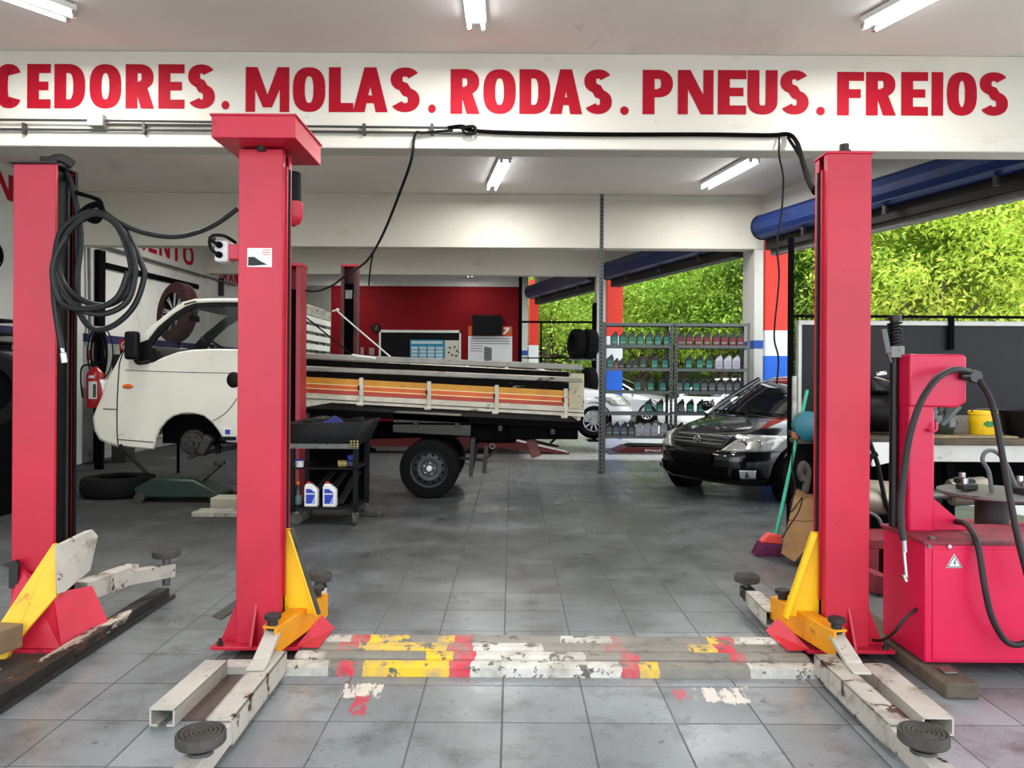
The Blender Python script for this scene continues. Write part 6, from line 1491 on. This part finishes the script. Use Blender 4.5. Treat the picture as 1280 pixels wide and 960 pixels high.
mb = MB(); mb.tube(hp([(575,160,yc_-.02),(592,158,yc_-.04),(594,166,yc_-.03),(582,167,yc_-.03),(578,160,yc_-.03)]),.014,6,4); mb.build('cable_knot', BLK, bk)
hk = thing('hanging_cable', 'black cable hanging from the beam down towards the post behind the truck', 'cable', P(490,260,yy))
mb = MB(); mb.tube(hp([(566,163,yc_),(530,166,yc_-.02),(519,168,yc_-.03),(514,200,yc_),(500,240,7.0),(480,290,7.6),(462,322,8.2),(446,336,8.6),(430,346,9.0),(415,357,8.9),(395,364,8.7),(374,362,8.5)]),.013,8,6); mb.build('cable_run', BLK, hk)
mb = MB(); mb.tube(hp([(466,318,8.1),(463,335,8.3),(461,357,8.4)]),.009,6,4); mb.build('cable_tail', BLK, hk)
th = thing('thin_cable', 'thin black cable hanging from the beam in front of the orange-red post', 'cable', P(975,300,6.6))
mb = MB(); mb.tube(hp([(974,170,yc_),(974,195,6.7),(979,222,6.7),(977,265,6.7),(971,305,6.7),(974,345,6.7),(969,400,6.7),(968,425,6.7),(973,448,6.7),(971,480,6.7)]),.008,6,5); mb.build('cable_run', BLK, th)
# ------------------------------------------------------------------ coiled air hose on the left post
HOS2 = mat('black_green_hose', (22,27,25), .5, var=.1, spec=.4)
ho = thing('air_hose', 'thick black air hose coiled on a hook beside the left red post', 'hose', P(122,270,4.25))
dd = 4.2
mb = MB()
loops = [((68,330,4.22),(75,292,4.2),(98,270,4.2),(122,265,4.22),(146,282,4.24),(160,315,4.24),(164,345,4.22),(155,370,4.2),(130,382,4.2),(100,374,4.2),(80,355,4.2),(74,330,4.2),(80,300,4.18),(100,276,4.18),(124,268,4.2),(150,285,4.22),(167,320,4.22),(168,350,4.2),(158,378,4.18),(132,392,4.18),(104,388,4.16),(80,368,4.16),(67,340,4.16)),
         ((100,276,4.26),(128,268,4.26),(158,290,4.26),(177,330,4.26),(180,348,4.26),(168,382,4.24),(145,405,4.24),(122,412,4.24),(106,402,4.26),(98,380,4.27),(97,340,4.27),(101,300,4.28),(97,262,4.3),(90,235,4.34),(82,215,4.38)),
         ((84,295,4.16),(70,320,4.15),(66,345,4.14),(74,375,4.14),(92,385,4.14),(125,384,4.15),(148,370,4.16),(160,340,4.18))]
for L in loops: mb.tube(hp(L),.0165,8,5)
mb.build('hose_coil', HOS2, ho)
mb = MB(); mb.tube(hp([(67,345,4.16),(68,375,4.14),(72,405,4.13),(77,435,4.13)]),.0165,8,5); mb.build('hose_tail', HOS2, ho)
mb = MB(); mb.tube([P(77,434,4.13),P(79,441,4.13)],.011,10); mb.tube([P(79,441,4.13),P(81,454,4.13)],.019,12); mb.build('hose_coupling', CHR, ho, bevel=.003)
mb = MB(); mb.tube(hp([(100,268,4.26),(112,258,4.24),(124,256,4.24),(127,266,4.24),(120,276,4.22),(110,272,4.22)]),.018,8,5); mb.tube(hp([(92,240,4.34),(124,250,4.25),(125,262,4.25)]),.012,8,3); mb.build('hook', BLKM, ho)
sw_ = thing('hose', 'black hose sagging between the coil hook and the left foreground lift post', 'hose', P(210,290,4.25))
mb = MB(); mb.tube(hp([(128,263,4.25),(150,279,4.25),(180,291,4.25),(215,296,4.25),(245,291,4.24),(272,279,4.22),(298,260,4.2)]),.0135,8,6); mb.build('hose_run', HOS2, sw_)
# ------------------------------------------------------------------ outside: ground, hill, trees
GRD = mat('pale_concrete_yard', (176,176,170), .85, var=.1, vscale=.5, wear=[('8c8c86',.8,.6,.15,(1,1,1))])
mb = MB(); mb.add([(-60,-30,-.125),(90,-30,-.125),(90,90,-.125),(-60,90,-.125)],[(0,1,2,3)]); struct(mb.build('ground', GRD))
HIL = mat('hill_undergrowth', (52,74,26), .95, var=.3, vscale=.4, wear=[('86a02e',1.2,.5,.15,(1,1,1)),('2c3c18',2.5,.56,.1,(1,1,1))])
mb = MB(); random.seed(11)
mb.grid(lambda u,v: Vector((-8+72*u+6*v, 31+30*v-14*u*(1-v)*(1 if u>.3 else u/.3), -.2+19*v**.8+1.5*math.sin(9*u+2*v)*v)), 30, 12)
struct(mb.build('hill', HIL))
def leafmat(name, c1, c2, c3):
    q = NT(name); b = q.b
    geo = q.n('ShaderNodeObjectInfo')
    n1 = q.noise(.55, 3); n2 = q.noise(5, 3)
    out = q.mix(q.ramp(n1,.35,.65), lin(c1), lin(c2)); out = q.mix(q.ramp(n2,.5,.7), out, lin(c3))
    q.l(out, b.inputs['Base Color']); b.inputs['Roughness'].default_value = .55; b.inputs['Specular IOR Level'].default_value = .3
    tr = q.n('ShaderNodeBsdfTranslucent'); q.l(out, tr.inputs[0])
    mx = q.n('ShaderNodeMixShader'); mx.inputs[0].default_value = .4
    q.l(b.outputs[0], mx.inputs[1]); q.l(tr.outputs[0], mx.inputs[2])
    q.l(mx.outputs[0], q.t.nodes['Material Output'].inputs[0]); return q.m
LF = [leafmat('yellow_green_leaf',(164,192,62),(206,212,96),(112,146,48)), leafmat('fresh_green_leaf',(128,168,56),(180,202,84),(84,122,40)), leafmat('deep_green_leaf',(78,118,50),(118,150,70),(50,80,36))]
BARK = mat('grey_brown_bark', (92,78,60), .9, var=.2, vscale=6, bump=.4, bscale=12)
def crown_mesh(seed, rx, rz, nb, nl, ls):
    R = random.Random(seed); mb = MB()
    for b in range(nb):
        th = R.uniform(0,2*PI); ph = math.acos(R.uniform(-.75,1)); rr = R.uniform(.55,1)
        c = Vector((rx*rr*math.sin(ph)*math.cos(th), rx*rr*math.sin(ph)*math.sin(th), rz*rr*math.cos(ph)))
        br = R.uniform(.16,.30)*rx
        for k in range(nl):
            d = Vector((R.gauss(0,1),R.gauss(0,1),R.gauss(0,.55)))
            p = c + d*br*.55
            t = Vector((R.gauss(0,1),R.gauss(0,1),R.gauss(-.35,.5))).normalized(); n = Vector((R.gauss(0,.5),R.gauss(0,.5),1)).normalized()
            s_ = t.cross(n).normalized(); L = ls*R.uniform(.7,1.4); w_ = L*.42
            mb.add([p, p+t*L*.5+s_*w_*.5-n*L*.06, p+t*L-n*L*.16, p+t*L*.5-s_*w_*.5-n*L*.06],[(0,1,2,3)])
    return mb
kinds = []
for k,(seed,rx,rz,nb,nl,ls,m_) in enumerate(((1,3.2,2.9,120,170,.155,LF[0]),(2,3.4,3.1,120,170,.155,LF[1]),(3,3.0,3.6,120,170,.155,LF[2]))):
    t = thing('tree', 'proto', 'tree', (0,0,0), 'trees on the slope across the street', 0, True)
    cr_ = crown_mesh(seed,rx,rz,nb,nl,ls); cr_.v = [v+Vector((0,0,rz+1.4)) for v in cr_.v]
    cr_.build('crown', m_, t, recalc=False)
    R = random.Random(seed+50); mb = MB(); mb.tube([(0,0,-.4),(.08,.05,1.2),(-.05,.1,2.6),(.1,0,4.2)],[.2,.17,.13,.05],8,4)
    for i in range(7):
        a = R.uniform(0,2*PI); z_ = R.uniform(1.4,3.2); mb.tube([(0,0,z_),(math.cos(a)*.9,math.sin(a)*.9,z_+.8),(math.cos(a)*1.9,math.sin(a)*1.9,z_+1.3)],[.08,.05,.02],6,3)
    mb.build('trunk', BARK, t); kinds.append(t)
def at(px, d): return X(px, d)
TR = [  # kind, px, depth, height of base, scale, label
 (0,1175,19.0,.0,.95,'bright yellow-green tree just right of the right lift post, nearest the partition panel'),
 (0,1262,20.5,.4,1.1,'bright yellow-green tree above the workbench yellow can'),
 (1,1105,22.0,.6,1.05,'fresh green tree peeping out beside the right lift post top'),
 (0,1215,25.0,2.6,1.35,'yellow-green tree higher on the slope behind the workbench'),
 (0,1330,24.0,1.6,1.3,'yellow-green tree at the right edge of the view'),
 (1,1130,28.0,3.4,1.3,'fresh green tree high on the slope right of the lift post'),
 (2,1005,24.0,.2,.95,'deep green tree between the orange-red post and the right lift post'),
 (1,905,25.5,.0,.85,'fresh green tree above the right shelf unit'),
 (0,850,27.0,.0,.90,'yellow-green tree above the middle of the oil shelves'),
 (1,800,26.0,.0,.86,'fresh green tree above the left shelf unit'),
 (0,730,31.0,.0,1.0,'yellow-green tree behind the hanging tyres'),
 (1,690,30.0,.0,1.0,'fresh green tree in the far window frame'),
 (2,870,33.0,1.8,1.2,'deep green tree further back above the oil shelves'),
 (2,770,36.0,1.6,1.3,'deep green tree far behind the tall steel upright'),
 (1,1250,32.0,5.5,1.5,'fresh green tree topmost on the slope at the right'),
 (2,1040,31.0,2.5,1.3,'deep green tree behind the right lift post'),
 (0,960,30.0,1.2,1.2,'yellow-green tree behind the white pillar with the blue band'),
]
first = {}
for i,(k,px,d,zb,sc,lb) in enumerate(TR):
    loc = (X(px,d),d,zb-.1)
    if k not in first:
        o = kinds[k]; first[k] = o; o.location = loc; o['label'] = lb; o.rotation_euler = (0,0,i*1.3); o.scale = (sc,sc,sc)
    else: dup(kinds[k], loc, i*1.3, lb, None, (sc,sc,sc))
